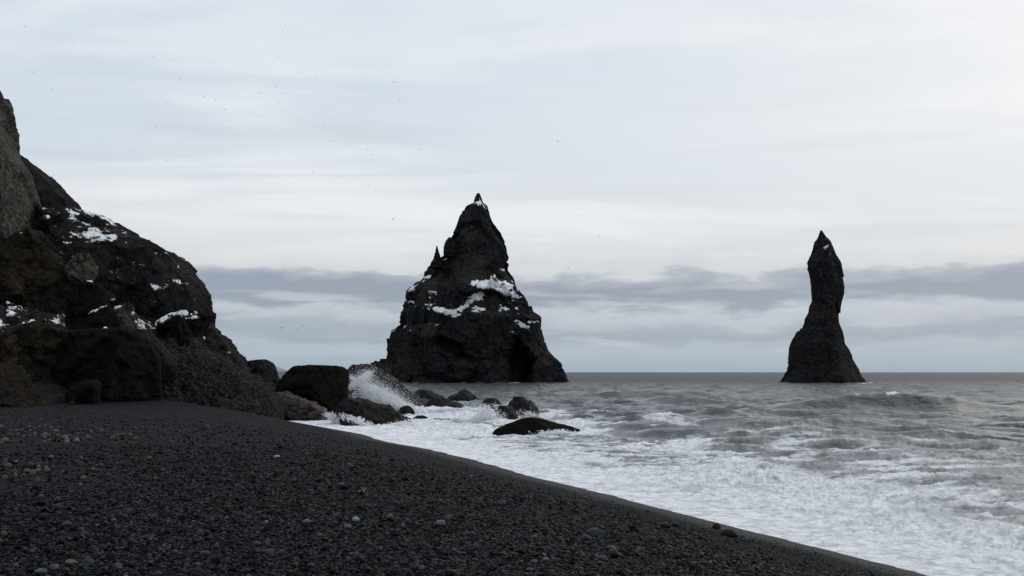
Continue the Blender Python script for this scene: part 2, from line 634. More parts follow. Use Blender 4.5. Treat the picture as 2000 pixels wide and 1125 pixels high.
    nse = fbm(G / S * np.array([19, 34, 85]), 5, seed + 40, .75) * 1.25 + .4 * fbm(G / S * 9, 2, seed + 42)
    for (sx, sy_, rx, ry, ang) in snow:
        ca, sa = math.cos(math.radians(ang)), math.sin(math.radians(ang))
        dx = px - sx; dy = -(py - sy_)
        uu = (dx * ca + dy * sa) / rx; vv = (-dx * sa + dy * ca) / ry
        mk = (uu * uu + vv * vv < snow_gain + 3.2 * nse + .2 * (Nn[..., 2] - .1)) & (face0 > -.05)
        snow_child(o, base, G, Nn, mk, qd, 'snow_patch', thick=snow_thick)
    if speck:
        for (x0, x1, y0, y1, thr) in speck:
            mk = (px > x0) & (px < x1) & (py > y0) & (py < y1) & (face0 > -.05)
            mk &= (nse + .55 * fbm(G / S * 9, 3, seed + 60) + .30 * Nn[..., 2] > thr)
            snow_child(o, base, G, Nn, mk, qd, 'snow_dusting', kind='stuff', thick=snow_thick * .6)
    return o


# ------------------------------------------------------------------ beach
def polar_grid(r, th):
    R_, T_ = np.meshgrid(r, th, indexing='ij')
    x = R_ * np.sin(T_); y = R_ * np.cos(T_)
    n, m = R_.shape
    ii, jj = np.meshgrid(np.arange(n - 1), np.arange(m), indexing='ij')
    j2 = (jj + 1) % m
    q = np.stack([ii * m + jj, (ii + 1) * m + jj, (ii + 1) * m + j2, ii * m + j2], -1).reshape(-1, 4)
    return x, y, q


def angles(dense, n, coarse):
    d = math.radians(dense)
    return np.concatenate([np.linspace(-d, d, n), np.linspace(d, 2 * math.pi - d, coarse + 2)[1:-1]])


def compact(V, q, keep, attrs=None):
    q = q[keep]
    used = np.unique(q)
    idx = -np.ones(len(V), np.int64); idx[used] = np.arange(len(used))
    return V[used], idx[q], {k: v[used] for k, v in (attrs or {}).items()}


def sand_mat():
    m, N = new_mat('black_volcanic_sand')
    p = N.n('ShaderNodeNewGeometry').outputs['Position']
    a = N.n('ShaderNodeAttribute', attribute_name='shore')
    s = a.outputs['Fac']
    big = N.noise(p, .35, 4.0, .55)
    mid = N.noise(p, 5.0, 6.0, .65)
    grit = N.noise(p, 60.0, 4.0, .7)
    vo = N.n('ShaderNodeTexVoronoi', feature='F1')
    N.put(vo.inputs['Vector'], p); vo.inputs['Scale'].default_value = 30.0
    c = N.mix(N.smooth(grit, .35, .7), (.0026, .0029, .0035), (.0100, .0112, .0136))
    c = N.mix(N.math('MULTIPLY', N.smooth(mid, .45, .7), .35), c, (.0175, .0190, .0225))
    sp = N.smooth(N.noise(p, 22.0, 3.0, .8), .66, .74)
    c = N.mix(N.math('MULTIPLY', sp, N.smooth(s, 2.0, 8.0, 0, .55)), c, (.055, .055, .052))
    wet = N.smooth(N.math('ADD', s, N.math('MULTIPLY', N.math('SUBTRACT', big, .5), 2.0)), 2.6, .6)
    c = N.mix(N.math('MULTIPLY', wet, .6), c, (.016, .016, .0185))  # sky sheen on the wet strip put into the colour as lighter grey
    rough = N.math('SUBTRACT', .90, N.math('MULTIPLY', wet, .22))
    h = N.math('ADD', N.math('MULTIPLY', grit, .5), N.math('ADD', N.math('MULTIPLY', mid, 1.0), N.math('MULTIPLY', vo.outputs['Distance'], .4)))
    b = N.n('ShaderNodeBump')
    b.inputs['Distance'].default_value = .05
    N.put(b.inputs['Strength'], N.math('SUBTRACT', .9, N.math('MULTIPLY', wet, .75)))
    N.put(b.inputs['Height'], h)
    finish(N, principled(N, c, rough, b.outputs[0], .11))
    return m


M['sand'] = sand_mat()


def build_beach():
    r = np.concatenate([[.4, 1.5, 3], np.geomspace(4.5, 130, 300), np.geomspace(140, 3000, 24)])
    th = angles(36, 300, 60)
    x, y, q = polar_grid(r, th)
    s = shore_s(x, y)
    z = beach_z(x, y, s)
    z = z + sstep(s, 1, 4) * .012 * ridged(P2(x, y) * 4.0, 2, 8) * (np.hypot(x, y) < 60)
    V = np.stack([x, y, z], -1).reshape(-1, 3)
    ok = (V[:, 2] > -2.0)[q].any(1)
    V, q, at_ = compact(V, q, ok, {'shore': s.ravel()})
    me = mesh_arrays('beach', V, q[:, ::-1], attrs=at_)
    link('beach', me, M['sand'], kind='structure', label='black sand and pebble beach sloping down to the surf')


build_beach()


def scree_foot(PX):
    return np.interp(PX, [-260, 0, 300, 520], [49, 54, 62, 76])


def scree_z(PX, YY, g):
    w = 1 - sstep(PX, 300, 520)
    cap = np.interp(PX, [0, 100, 160, 330, 520], [15, 12, 10.3, 5.6, 1.5])
    up = np.maximum(0, YY - scree_foot(PX)) * .40 * w
    return g - .25 + cap * (1 - np.exp(-up / cap * 1.15))


def scree_hit(px, py):
    r = ray(px, py)
    Y = np.arange(50, 120, .1)
    k = Y / r[1]
    z = CAMH + r[2] * k
    g = scree_z(np.full_like(Y, px), Y, beach_z(r[0] * k, Y))
    hit = z < g
    return Y[np.argmax(hit)] if hit.any() else 88.0


def build_scree():
    n, m = 170, 240
    px = np.linspace(-260, 560, m); Y = np.linspace(50, 128, n)
    YY, PX = np.meshgrid(Y, px, indexing='ij')
    x = (PX - 1000) / F * YY
    g = beach_z(x, YY)
    w = 1 - sstep(PX, 300, 520)
    foot = scree_foot(PX)
    z = scree_z(PX, YY, g)
    p = np.stack([x, YY, z], -1)
    f1, f2, rid = worley(p / 2.2, 3); h1, h2, hid = worley(p / .9, 4)
    z = z + w * sstep(YY, foot, foot + 6) * (.9 * (.7 - f1) * (.4 + rid) + .4 * (.6 - h1)) + w * .3 * fbm(p * .3, 4, 9)
    V = np.stack([x, YY, z], -1)
    ii, jj = np.meshgrid(np.arange(n - 1), np.arange(m - 1), indexing='ij')
    q = np.stack([ii * m + jj, ii * m + jj + 1, (ii + 1) * m + jj + 1, (ii + 1) * m + jj], -1).reshape(-1, 4)
    me = mesh_arrays('scree_slope', V.reshape(-1, 3), q)
    o = link('scree_slope', me, M['hill'], kind='structure', label='dark rubble slope below the headland cliffs')
    nn = np.zeros_like(V)
    dx = np.gradient(V, axis=1); dy = np.gradient(V, axis=0)
    nn = np.cross(dx, dy); nn /= np.linalg.norm(nn, axis=2, keepdims=True)
    mk = (fbm(V * .9, 4, 77, .6) + .35 * nn[..., 2] > .26) & (YY > foot + 5)
    snow_child(o, np.zeros(3), V, nn, mk, q, 'snow_dusting', kind='stuff', thick=.12)


build_scree()


# ------------------------------------------------------------------ the two sea stacks
def stack_deform(G, Nn):
    px, py = proj(G)
    D = 352.0
    fr = sstep(D + 4 - G[..., 1], 0, 6)

    def dent(cx, cy, rx, ry, depth, shear=0.0):
        n = .9 * fbm(G * .14, 4, 91, .6)
        wx = 14 * fbm(G * .09, 3, 93)
        q = ((px - cx - shear * (py - cy) + wx) / rx) ** 2 + ((py - cy) / ry) ** 2 + n
        return depth * (1 - sstep(q, .2, 1.2))
    push = dent(1012, 716, 30, 52, 15) + dent(882, 680, 26, 20, 5, .9) + dent(906, 702, 26, 14, 4, .5)
    push = push + dent(952, 590, 70, 22, 3.0) * (py > 0) + dent(830, 740, 40, 8, 1.0)
    G = G.copy()
    G[..., 1] += push * fr
    # the upper cone stands back behind the snowy ledge
    G[..., 1] += 5.0 * sstep(-py, -560, -535) * fr
    # buttresses
    G[..., 1] -= fr * 3.0 * (1 - sstep(((px - 895) / 36) ** 2 + ((py - 722) / 26) ** 2, .3, 1.2))
    return G


BIG = [(374, 931, 936), (383, 926, 940), (393, 925, 943), (400, 911, 951), (418, 898, 957), (427, 894, 959.5), (440, 890, 968), (456, 882, 978),
       (466, 878, 983), (476, 868, 987), (488, 867, 990), (497, 866, 992), (509, 848, 993), (520, 834, 992), (528, 827, 992), (540, 826, 1002),
       (546, 819, 1004.5), (558, 808, 1008), (568, 796, 1012), (578, 792, 1022), (593, 787, 1032), (611, 779, 1041), (623, 778, 1056),
       (635, 777, 1057), (643, 761, 1057), (662, 752, 1062), (688, 750, 1072), (702, 749, 1086), (714, 747, 1097), (728, 745, 1103), (748, 742, 1114)]
big_stack = rock('sea_stack', 'broad jagged sea stack with snow on its ledges and two dark caves', BIG, 352, 24, M['stack'], 'sea stack', seed=12,
     nr=320, nc=410, facets=9, rough=.55, sharp=.9, power=.75, sink=3, deform=stack_deform, zstretch=.6, grain=1.5, roundtop=.5, fcut=(.7, .98),
     snow=[(958, 556, 50, 7, -4), (990, 568, 32, 9, -24), (925, 583, 20, 8, 35), (905, 600, 18, 7, 42), (868, 608, 28, 6.5, -6), (930, 607, 16, 5, -12),
           (892, 617, 11, 4, 15), (1018, 634, 20, 5, -28), (1035, 630, 18, 2.6, 6), (1000, 648, 6, 3, 30), (850, 512, 10, 3.2, 45), (873, 521, 5, 2, 10),
           (982, 527, 6, 2, -5), (838, 541, 9, 3, 10), (807, 565, 10, 3.5, 28), (801, 590, 8, 2.5, 0), (768, 645, 7, 5, 40), (936, 399, 6, 5, 0), (848, 571, 7, 2, -10)],
     speck=[(780, 1060, 480, 655, .40), (925, 952, 385, 410, .20)], snow_thick=.28)


def stack_part(name, rows, D, thick, seed, **kw):
    o = rock(name, None, rows, D, thick, M['stack'], None, seed=seed, **kw)
    o.parent = big_stack
    o.location = np.array(o.location) - np.array(big_stack.location)
    return o


stack_part('pinnacle', [(480, 852.5, 854), (488, 850.5, 856), (497, 849, 859), (506, 846, 861), (518, 840, 866)], 347, 3.0, 31, nr=40, nc=50, facets=4, rough=.7)
stack_part('pinnacle', [(464, 876, 881), (470, 870, 886), (480, 867, 890), (496, 866, 892)], 348, 3.5, 32, nr=30, nc=40, facets=4, rough=.7)
stack_part('rock_shelf', [(703, 742, 760), (708, 736, 775), (713, 722, 785), (718, 712, 800), (728, 700, 810), (748, 690, 820)], 356, 14, 33, nr=50, nc=90, facets=6, sink=3)

NEEDLE = [(450, 1603, 1605), (460, 1601, 1613), (466, 1599, 1618), (474, 1593, 1624), (484, 1590, 1628), (496, 1587, 1632), (505, 1583, 1636), (512, 1580, 1640),
          (523, 1581, 1643), (543, 1585, 1645), (563, 1586, 1646.5), (575, 1587, 1646.5), (587, 1588, 1643), (598, 1583, 1641), (610, 1581, 1639), (622, 1574, 1638),
          (632, 1572.5, 1638.5), (640, 1571, 1641), (644, 1563, 1643), (652, 1557, 1646), (660, 1552, 1648), (672, 1547, 1650), (681, 1545, 1656), (695, 1544.5, 1663),
          (713, 1543, 1672), (725, 1540, 1679), (731, 1536, 1682), (740, 1531, 1689), (748, 1527, 1694)]
rock('sea_stack', 'tall narrow needle-shaped sea stack standing alone in open water', NEEDLE, 352, 12, M['stack'], 'sea stack', seed=27, nr=280, nc=260,
     facets=9, rough=.34, sharp=.7, power=.6, sink=3, zstretch=.5, grain=1.8, roundtop=.5, fcut=(.6, .95),
     snow=[(1614, 483, 5, 3, 30), (1620, 497, 2, 2, 0)], snow_thick=.35)

# ------------------------------------------------------------------ headland cliffs at the left
rock('cliff', 'tall grey-brown cliff face cut by the left edge of the photo',
     [(-60, -520, -149), (40, -520, -103), (120, -520, -67), (198, -520, -31), (208, -520, -27), (226, -520, -16), (240, -520, -13), (265, -520, -5), (272, -520, 3),
      (294, -520, 12), (305, -520, 19), (319, -520, 26), (339, -520, 31), (362, -520, 39), (390, -520, 46), (422, -520, 48), (450, -520, 55), (470, -520, 63), (498, -520, 69),
      (560, -520, 81), (640, -520, 94)], 92, 13, M['cliff'], 'cliff', seed=41, nr=230, nc=270, facets=7, rough=.36, power=.3, zstretch=.30, grain=2.0, cells=.14, cellsize=.9,
     snow=[(36, 458, 13, 2, 30)], sink=3)
rock('cliff', 'dark sloping cliff shoulder peeking out behind the grey-brown cliff',
     [(300, -60, 30), (319, -60, 57), (335, -60, 77), (351, -60, 94), (365, -60, 108), (379, -60, 122), (391, -60, 137), (405, -60, 145), (413, -60, 147), (450, -60, 155), (560, -60, 170)],
     126, 9, M['hill'], 'cliff', seed=43, nr=120, nc=160, facets=5, rough=.3, power=.4, grain=2.0, sink=6,
     snow=[(71, 362, 4, 3, -20), (80, 368, 5, 1.8, -15), (77, 352, 5, 1.2, 5), (86, 369, 4, 1.5, -20)], snow_thick=.07)
rock('headland', 'black rounded headland with scattered snow ledges dropping to the sea',
     [(412, 120, 164), (419, 95, 180), (425, 82, 202), (433, 78, 218), (446, 70, 239), (455, 66, 250), (467, 60, 274), (484, 50, 312), (494, 46, 330), (503, 44, 345), (523, 40, 362),
      (538, 40, 375), (557, 40, 389), (574, 40, 396), (607, 40, 398), (640, 40, 404), (700, 40, 425), (760, 40, 440)], 100, 11, M['hill'], 'headland', seed=44, nr=230, nc=300,
     facets=9, rough=.46, power=.35, grain=2.2, sink=4, cells=.16, cellsize=.9, fcut=(.7, .98),
     snow=[(322, 556, 21, 8, 20), (345, 550, 18, 6, -8), (305, 562, 12, 7, 25), (261, 515, 6, 4, 25), (338, 512, 6, 2.6, 20), (147, 447, 20, 3, 17), (178, 462, 17, 3, 3),
           (204, 446, 5, 4, 0), (238, 461, 12, 3, 25), (212, 464, 8, 2, 0), (222, 529, 12, 2, 28), (208, 534, 9, 1.6, 25), (107, 440, 3, 9, 20), (96, 472, 4, 6, -20), (110, 462, 6, 4, -50),
           (289, 593, 7, 2.5, -28), (304, 610, 10, 1.6, 22), (190, 429, 8, 2, 18), (152, 433, 12, 2, 8), (285, 499, 4, 2, 0), (120, 415, 5, 4, -10)],
     snow_gain=.85, speck=[(82, 250, 405, 505, .20), (100, 400, 490, 610, .32)], snow_thick=.07)

# boulders heaped below the cliffs
B = []


def boulder(label, rows, D, thick, mat, seed, name='boulder', cat='boulder', **kw):
    kw.setdefault('facets', 11); kw.setdefault('rough', .8)
    B.append(rock(name, label, rows, D, thick, M[mat], cat, seed=seed, **kw))


boulder('brown craggy outcrop leaning against the foot of the grey-brown cliff',
        [(450, 52, 70), (460, 36, 78), (474, 18, 82), (490, -30, 86), (501, -60, 98), (530, -80, 119), (550, -80, 133), (568, -80, 144), (590, -80, 146), (620, -80, 140)], 76, 5, 'brown', 51,
        name='outcrop', cat='outcrop', nr=110, nc=150, rough=1.0, facets=12, fcut=(.5, .88), snow=[(36, 459, 13, 1.8, 25)])
boulder('squarish grey-brown boulder with a snow drift along its left edge',
        [(496, 148, 172), (505, 138, 177), (521, 122, 183), (531, 116, 184), (545, 128, 179), (556, 138, 172), (566, 146, 166)], 77, 1.6, 'cliff', 52, rough=.8, facets=12, fcut=(.45, .8),
        snow=[(132, 505, 20, 4.5, 22), (113, 519, 12, 5, -20)])
boulder('black domed boulder with a lighter right flank, below the squarish boulder',
        [(552, 166, 186), (556, 156, 192), (566, 139, 199), (576, 130, 203), (586, 122, 204), (610, 120, 206), (640, 126, 206), (660, 126, 206)], 70, 2.2, 'black', 53,
        snow=[(177, 551, 6, 1.8, -5), (152, 569, 7, 1.6, 25), (140, 584, 9, 1.2, 20)])
boulder('dark slab with a long thin snow strip sloping along its upper edge',
        [(599, 206, 212), (604, 192, 216), (614, 168, 222), (625, 166, 230), (645, 164, 234), (660, 164, 234)], 66, 1.6, 'black', 54, snow=[(188, 606, 21, 2.4, 23)])
boulder('upright brown block with pale flat right face above the smooth boulder',
        [(594, 246, 256), (599, 228, 257), (604, 216, 257), (620, 218, 257), (632, 222, 256), (650, 230, 252), (665, 232, 250)], 68, 1.3, 'cliff', 55, rough=.45,
        snow=[(228, 601, 10, 2.6, 12), (259, 612, 6, 3, 10)])
boulder('small wedge rock with a snow strip beside the upright brown block',
        [(643, 276, 288), (648, 262, 292), (656, 256, 297), (670, 256, 312), (690, 260, 330), (712, 262, 340)], 66, 1.8, 'hill', 56,
        snow=[(272, 647, 17, 2, 20), (268, 634, 6, 2.4, -40), (301, 648, 4, 2, 0), (309, 660, 5, 2, -20)])
boulder('flat-topped dark slab carrying a broad white snow sheet, under the headland',
        [(606, 352, 396), (610, 326, 402), (615, 316, 404), (622, 306, 400), (630, 297, 396), (645, 300, 388), (660, 312, 384), (690, 330, 380)], 76, 2.2, 'black', 57, roundtop=.02, lean=.35,
        snow=[(352, 614, 42, 5.5, 6), (318, 626, 26, 5, 26), (372, 620, 22, 3.2, 0), (298, 632, 8, 4, 10)], fcut=(.8, 1.0))
boulder('pointed black rock jutting up in front of the snow-covered slab',
        [(615, 346, 350), (625, 342, 357), (640, 334, 364), (655, 322, 372), (670, 318, 380), (690, 316, 388), (705, 316, 392)], 73, 1.2, 'black', 58)
boulder('rough dark ridge sloping to the sea with small snow patches, below the snow-covered slab',
        [(630, 392, 404), (635, 388, 412), (652, 380, 429), (672, 372, 449), (684, 370, 457), (697, 368, 468), (709, 366, 476), (730, 366, 480), (760, 366, 482)], 86, 4, 'hill', 59,
        name='rock_ridge', cat='ridge', nr=90, nc=120, snow=[(404, 636, 8, 2.4, -30), (396, 661, 5, 4, 25), (394, 676, 8, 3.4, 10), (413, 646, 3, 2, 0), (447, 688, 8, 3.2, 25), (434, 671, 2, 2, 0), (450, 700, 5, 1.4, 0)])
boulder('huge smooth black boulder at the back of the beach, left of the crusty slope',
        [(643, 190, 236), (646, 150, 254), (650, 130, 262), (657, 112, 270), (676, 100, 286), (700, 94, 296), (740, 90, 300), (775, 92, 300), (800, 96, 296)], 62, 4.2, 'black', 60, nr=100, nc=140, rough=.75, facets=12, fcut=(.5, .88),
        snow=[(145, 646, 8, 1.8, 5), (190, 646, 5, 1.4, 15), (206, 641, 5, 1.4, 0)])
boulder('dark mossy boulder with a few snow flecks at the left edge of the photo',
        [(632, 40, 80), (638, 22, 110), (644, 6, 126), (655, -30, 132), (674, -60, 130), (700, -70, 122), (730, -70, 112), (770, -70, 104), (800, -70, 104)], 60, 3.4, 'brown', 61, nr=90, nc=130, rough=.9, facets=12, fcut=(.5, .88),
        snow=[(48, 633, 17, 2.4, -16), (4, 667, 8, 3.4, 15), (62, 732, 14, 2.6, 8), (92, 680, 5, 1.8, 40), (106, 651, 3.4, 1.8, 40)])
boulder('low brown rock sloping into the beach in the left corner below the mossy boulder',
        [(712, -60, 6), (718, -66, 22), (731, -70, 34), (745, -70, 41), (758, -70, 48), (775, -70, 60), (786, -70, 68), (797, -70, 76)], 53.5, 2.4, 'brown', 62, rough=.8)
boulder('grey rounded rock half buried in the beach at the left edge of the photo',
        [(756, -40, 8), (764, -50, 22), (776, -50, 36), (790, -50, 48), (801, -50, 56)], 50.5, 1.4, 'hill', 63)
boulder('small rounded brown rock at the foot of the huge smooth boulder',
        [(742, 176, 186), (748, 150, 192), (760, 134, 194), (778, 128, 194), (798, 126, 194)], 57.5, 1.0, 'black', 64)
boulder('thumb-sized brown stone standing where the beach meets the black boulder',
        [(784, 135, 143), (787, 132, 146), (793, 131, 147), (798, 131, 147)], 55.5, .25, 'brown', 66, nr=24, nc=36, sink=.4, name='stone', cat='stone')
boulder('crusty lump-covered grey slope running down to the beach behind the surf',
        [(659, 318, 366), (664, 300, 370), (677, 276, 380), (690, 250, 400), (703, 240, 424), (719, 232, 449), (730, 228, 470), (748, 222, 500), (765, 218, 520), (780, 216, 529), (792, 214, 536), (806, 212, 540)],
        72, 8.5, 'rubble', 65, name='rubble_slope', cat='rock slope', nr=200, nc=300, rough=.32, cells=1.15, cellsize=.9, grain=2.0, power=.7, facets=5, lean=.25, sink=1.5)

# smaller rubble lodged between the big boulders
rr = np.random.RandomState(5)
for k, (bx_, by_, bw) in enumerate([(14, 600, 26), (44, 588, 24), (70, 604, 26), (98, 610, 30), (24, 628, 24), (60, 622, 20), (90, 632, 22), (112, 596, 18), (10, 560, 30), (46, 560, 22), (84, 582, 22),
                                   (206, 574, 16), (222, 590, 16), (268, 616, 18), (282, 634, 16), (272, 600, 18), (236, 660, 18), (312, 640, 16), (6, 650, 20), (110, 640, 16), (76, 560, 18), (30, 574, 16)]):
    bw *= 1.35
    hh = bw * rr.uniform(.5, .75)
    rows = []
    for f in (0, .18, .4, .7, 1):
        hw = bw / 2 * (1 - (1 - f) ** 2.2) ** .6 + 1
        rows.append((by_ - hh / 2 + hh * f, bx_ - hw + rr.uniform(-2, 2), bx_ + hw + rr.uniform(-2, 2)))
    Dd = scree_hit(bx_, by_ + hh * .3) + .3
    lab = 'small %s boulder %sin the rubble %s' % (('black', 'brown', 'dark grey')[k % 3], 'capped with snow ' if k % 4 == 0 else '',
          'below the brown outcrop' if bx_ < 120 else 'between brown block and headland')
    rock('boulder', lab, rows, Dd, bw * Dd / F * .5, M[('black', 'brown', 'hill')[k % 3]], 'boulder', seed=200 + k, nr=34, nc=50,
         facets=7, group='small boulders in the rubble', sink=.3, snow=[(bx_ + rr.uniform(-4, 4), by_ - hh * .42, bw * .3, 2.2, rr.uniform(-20, 20))] if k % 4 == 0 else (), speck=[(0, 400, 400, 700, .30)])

# ------------------------------------------------------------------ rocks at the water's edge
boulder('dark blocky rock on the point, left of the big black boulder',
        [(702, 509, 517), (706, 484, 524), (709, 478, 527), (719, 474, 534), (737, 470, 540), (760, 468, 546), (785, 468, 552)], 92, 3, 'hill', 70, rough=.5, nr=80, nc=110)
boulder('big flat-topped black boulder standing at the end of the beach',
        [(715, 572, 664), (719, 560, 671), (724, 556, 677), (734, 548, 678), (744, 540, 678), (758, 530, 678), (768, 528, 678), (776, 560, 677), (784, 590, 676), (792, 622, 674), (799, 630, 668)], 82, 3.0, 'black', 71,
        nr=100, nc=140, rough=.5, facets=9, fcut=(.6, .9), roundtop=.08, sink=1.6)
boulder('red-brown tilted rock slab wedged under the big black boulder beside white foam',
        [(768, 528, 556), (774, 518, 572), (780, 512, 590), (788, 508, 613), (797, 508, 627), (805, 520, 637), (814, 540, 646), (822, 580, 644)], 78, 2.2, 'slab', 72, nr=90, nc=140, rough=.9, zstretch=2.2, sink=.8, fcut=(.7, .95))
boulder('long grey rock streaked by water, lying in the surf before the black boulder',
        [(780, 676, 706), (784, 668, 720), (789, 662, 736), (795, 656, 762), (803, 652, 772), (811, 654, 786), (820, 658, 800), (829, 664, 806), (838, 690, 806)], 72, 2.2, 'wet', 73, nr=90, nc=140, rough=.8, sink=1.0)
boulder('small black rock awash in foam left of the long grey rock',
        [(813, 672, 684), (817, 665, 694), (823, 662, 700), (829, 662, 702)], 70, .7, 'wet', 74, nr=34, nc=50)
boulder('broad rounded rock ridge behind the spray, trailing down to the right',
        [(713, 686, 712), (717, 680, 719), (723, 675, 730), (731, 670, 750), (741, 666, 768), (750, 662, 780), (760, 660, 791), (768, 658, 806), (776, 656, 818), (784, 654, 836), (790, 652, 846), (799, 652, 852)],
        106, 5, 'wet', 75, nr=120, nc=180, rough=.6, sink=1.2, name='rock_ridge', cat='ridge')
boulder('low dark rock with a pale crack, ending the ridge behind the spray',
        [(777, 846, 866), (781, 838, 878), (787, 832, 893), (793, 828, 908), (799, 826, 917), (804, 830, 914)], 98, 2.0, 'wet', 76, sink=.8)
boulder('smooth domed rock in the sea just behind the low cracked rock',
        [(761, 820, 836), (764, 810, 844), (769, 802, 854), (775, 796, 866), (782, 792, 874), (790, 792, 874)], 114, 2.4, 'wet', 77, sink=.8, rough=.6)
boulder('pyramid-shaped black rock in the sea left of the oval rock',
        [(760, 906, 910), (764, 900, 914), (769, 891, 921), (775, 876, 930), (780, 872, 935), (786, 872, 939)], 127, 2.4, 'wet', 78, sink=.8, rough=.8)
boulder('low oval black rock between the pyramid rock and the twin-humped rocks',
        [(778, 950, 968), (781, 945, 973), (786, 941, 978), (792, 939, 981), (795, 940, 981)], 113, 1.4, 'wet', 79, sink=.8, rough=.7)
boulder('tall dripping black rock, right of the pair caught by breaking waves',
        [(775, 1003, 1010), (777, 1002, 1024), (783, 1000, 1035), (788, 994, 1042), (796, 988, 1050), (804, 986, 1054), (812, 986, 1057)], 88, 1.7, 'wet', 80, sink=.8, rough=1.1)
boulder('wet brown rock with runnels of water, front left of the tall dripping rock',
        [(793, 976, 988), (796, 972, 1000), (802, 969, 1005), (810, 968, 1011), (818, 966, 1013), (825, 966, 1013)], 78, 1.0, 'wet', 81, sink=.8)
boulder('narrow upright rock splashed white on its left, beside the runnel-streaked rock',
        [(788, 949, 955), (791, 948, 962), (797, 948, 967), (806, 950, 972), (816, 954, 976), (824, 954, 978)], 80, .8, 'wet', 82, sink=.8)
boulder('long low whale-backed black rock nearest the camera in the surf',
        [(816, 1026, 1046), (818, 1018, 1056), (821, 1010, 1066), (826, 998, 1082), (830, 988, 1104), (834, 978, 1120), (839, 967, 1134), (845, 962, 1130), (852, 959, 1110)], 61, 1.6, 'black', 83, nr=70, nc=140, rough=.45, sharp=.6, sink=.8)
boulder('small grey rock awash right of the long grey rock',
        [(812, 816, 828), (815, 808, 836), (820, 800, 841), (826, 798, 842)], 76, .7, 'wet', 84, nr=34, nc=50)
boulder('small rounded grey rock veiled by the spray behind the long grey rock',
        [(793, 788, 798), (796, 782, 804), (802, 778, 809), (809, 777, 811)], 90, .7, 'wet', 85, nr=34, nc=50)

# far hill just showing between the rocks, distance haze painted into its snow-speckled grey
m_, N_ = new_mat('far_hazed_snowy_hill')
p_ = N_.n('ShaderNodeNewGeometry').outputs['Position']
finish(N_, principled(N_, N_.mix(N_.smooth(N_.noise(p_, .004, 6, .6), .4, .65), (.16, .17, .19), (.34, .36, .40)), .9))
hill = rock('hill', None, [(705, 430, 470), (711, 400, 512), (716, 380, 531), (721, 360, 541), (727.4, 330, 556)], 6500, 600, m_, None, seed=90, nr=60, nc=90, sink=30, rough=.5)
hill['kind'] = 'structure'


# ------------------------------------------------------------------ sea
FOAM_SPOTS = []     # (x, y, radius, strength) where waves break on rocks
for (fx, fy, fr, fs) in [(690, 826, 4, 1), (740, 838, 5, 1), (800, 836, 6, 1), (850, 818, 7, .9), (900, 812, 7, .9), (930, 820, 6, 1), (940, 848, 5, .9),
                         (880, 845, 6, .8), (1000, 828, 5, .8), (1090, 846, 4.5, 1), (1120, 836, 4, .8), (1060, 818, 5, .6), (960, 800, 6, .7), (1000, 858, 4, .6),
                         (770, 800, 6, 1), (830, 803, 7, .9), (1130, 852, 4, .6), (1045, 812, 4, .8), (900, 790, 6, .5), (700, 800, 8, 1), (990, 749.2, 7, .9), (1690, 749.5, 5, .8), (1545, 749.5, 5, .6), (1060, 749.4, 7, .5), (880, 749.5, 7, .5)]:
    r_ = ray(fx, fy); k_ = -CAMH / r_[2]
    FOAM_SPOTS.append((r_[0] * k_, r_[1] * k_, fr, fs))


def sea_point(px, py):
    r = ray(px, py); k = -CAMH / r[2]
    return r[0] * k, r[1] * k


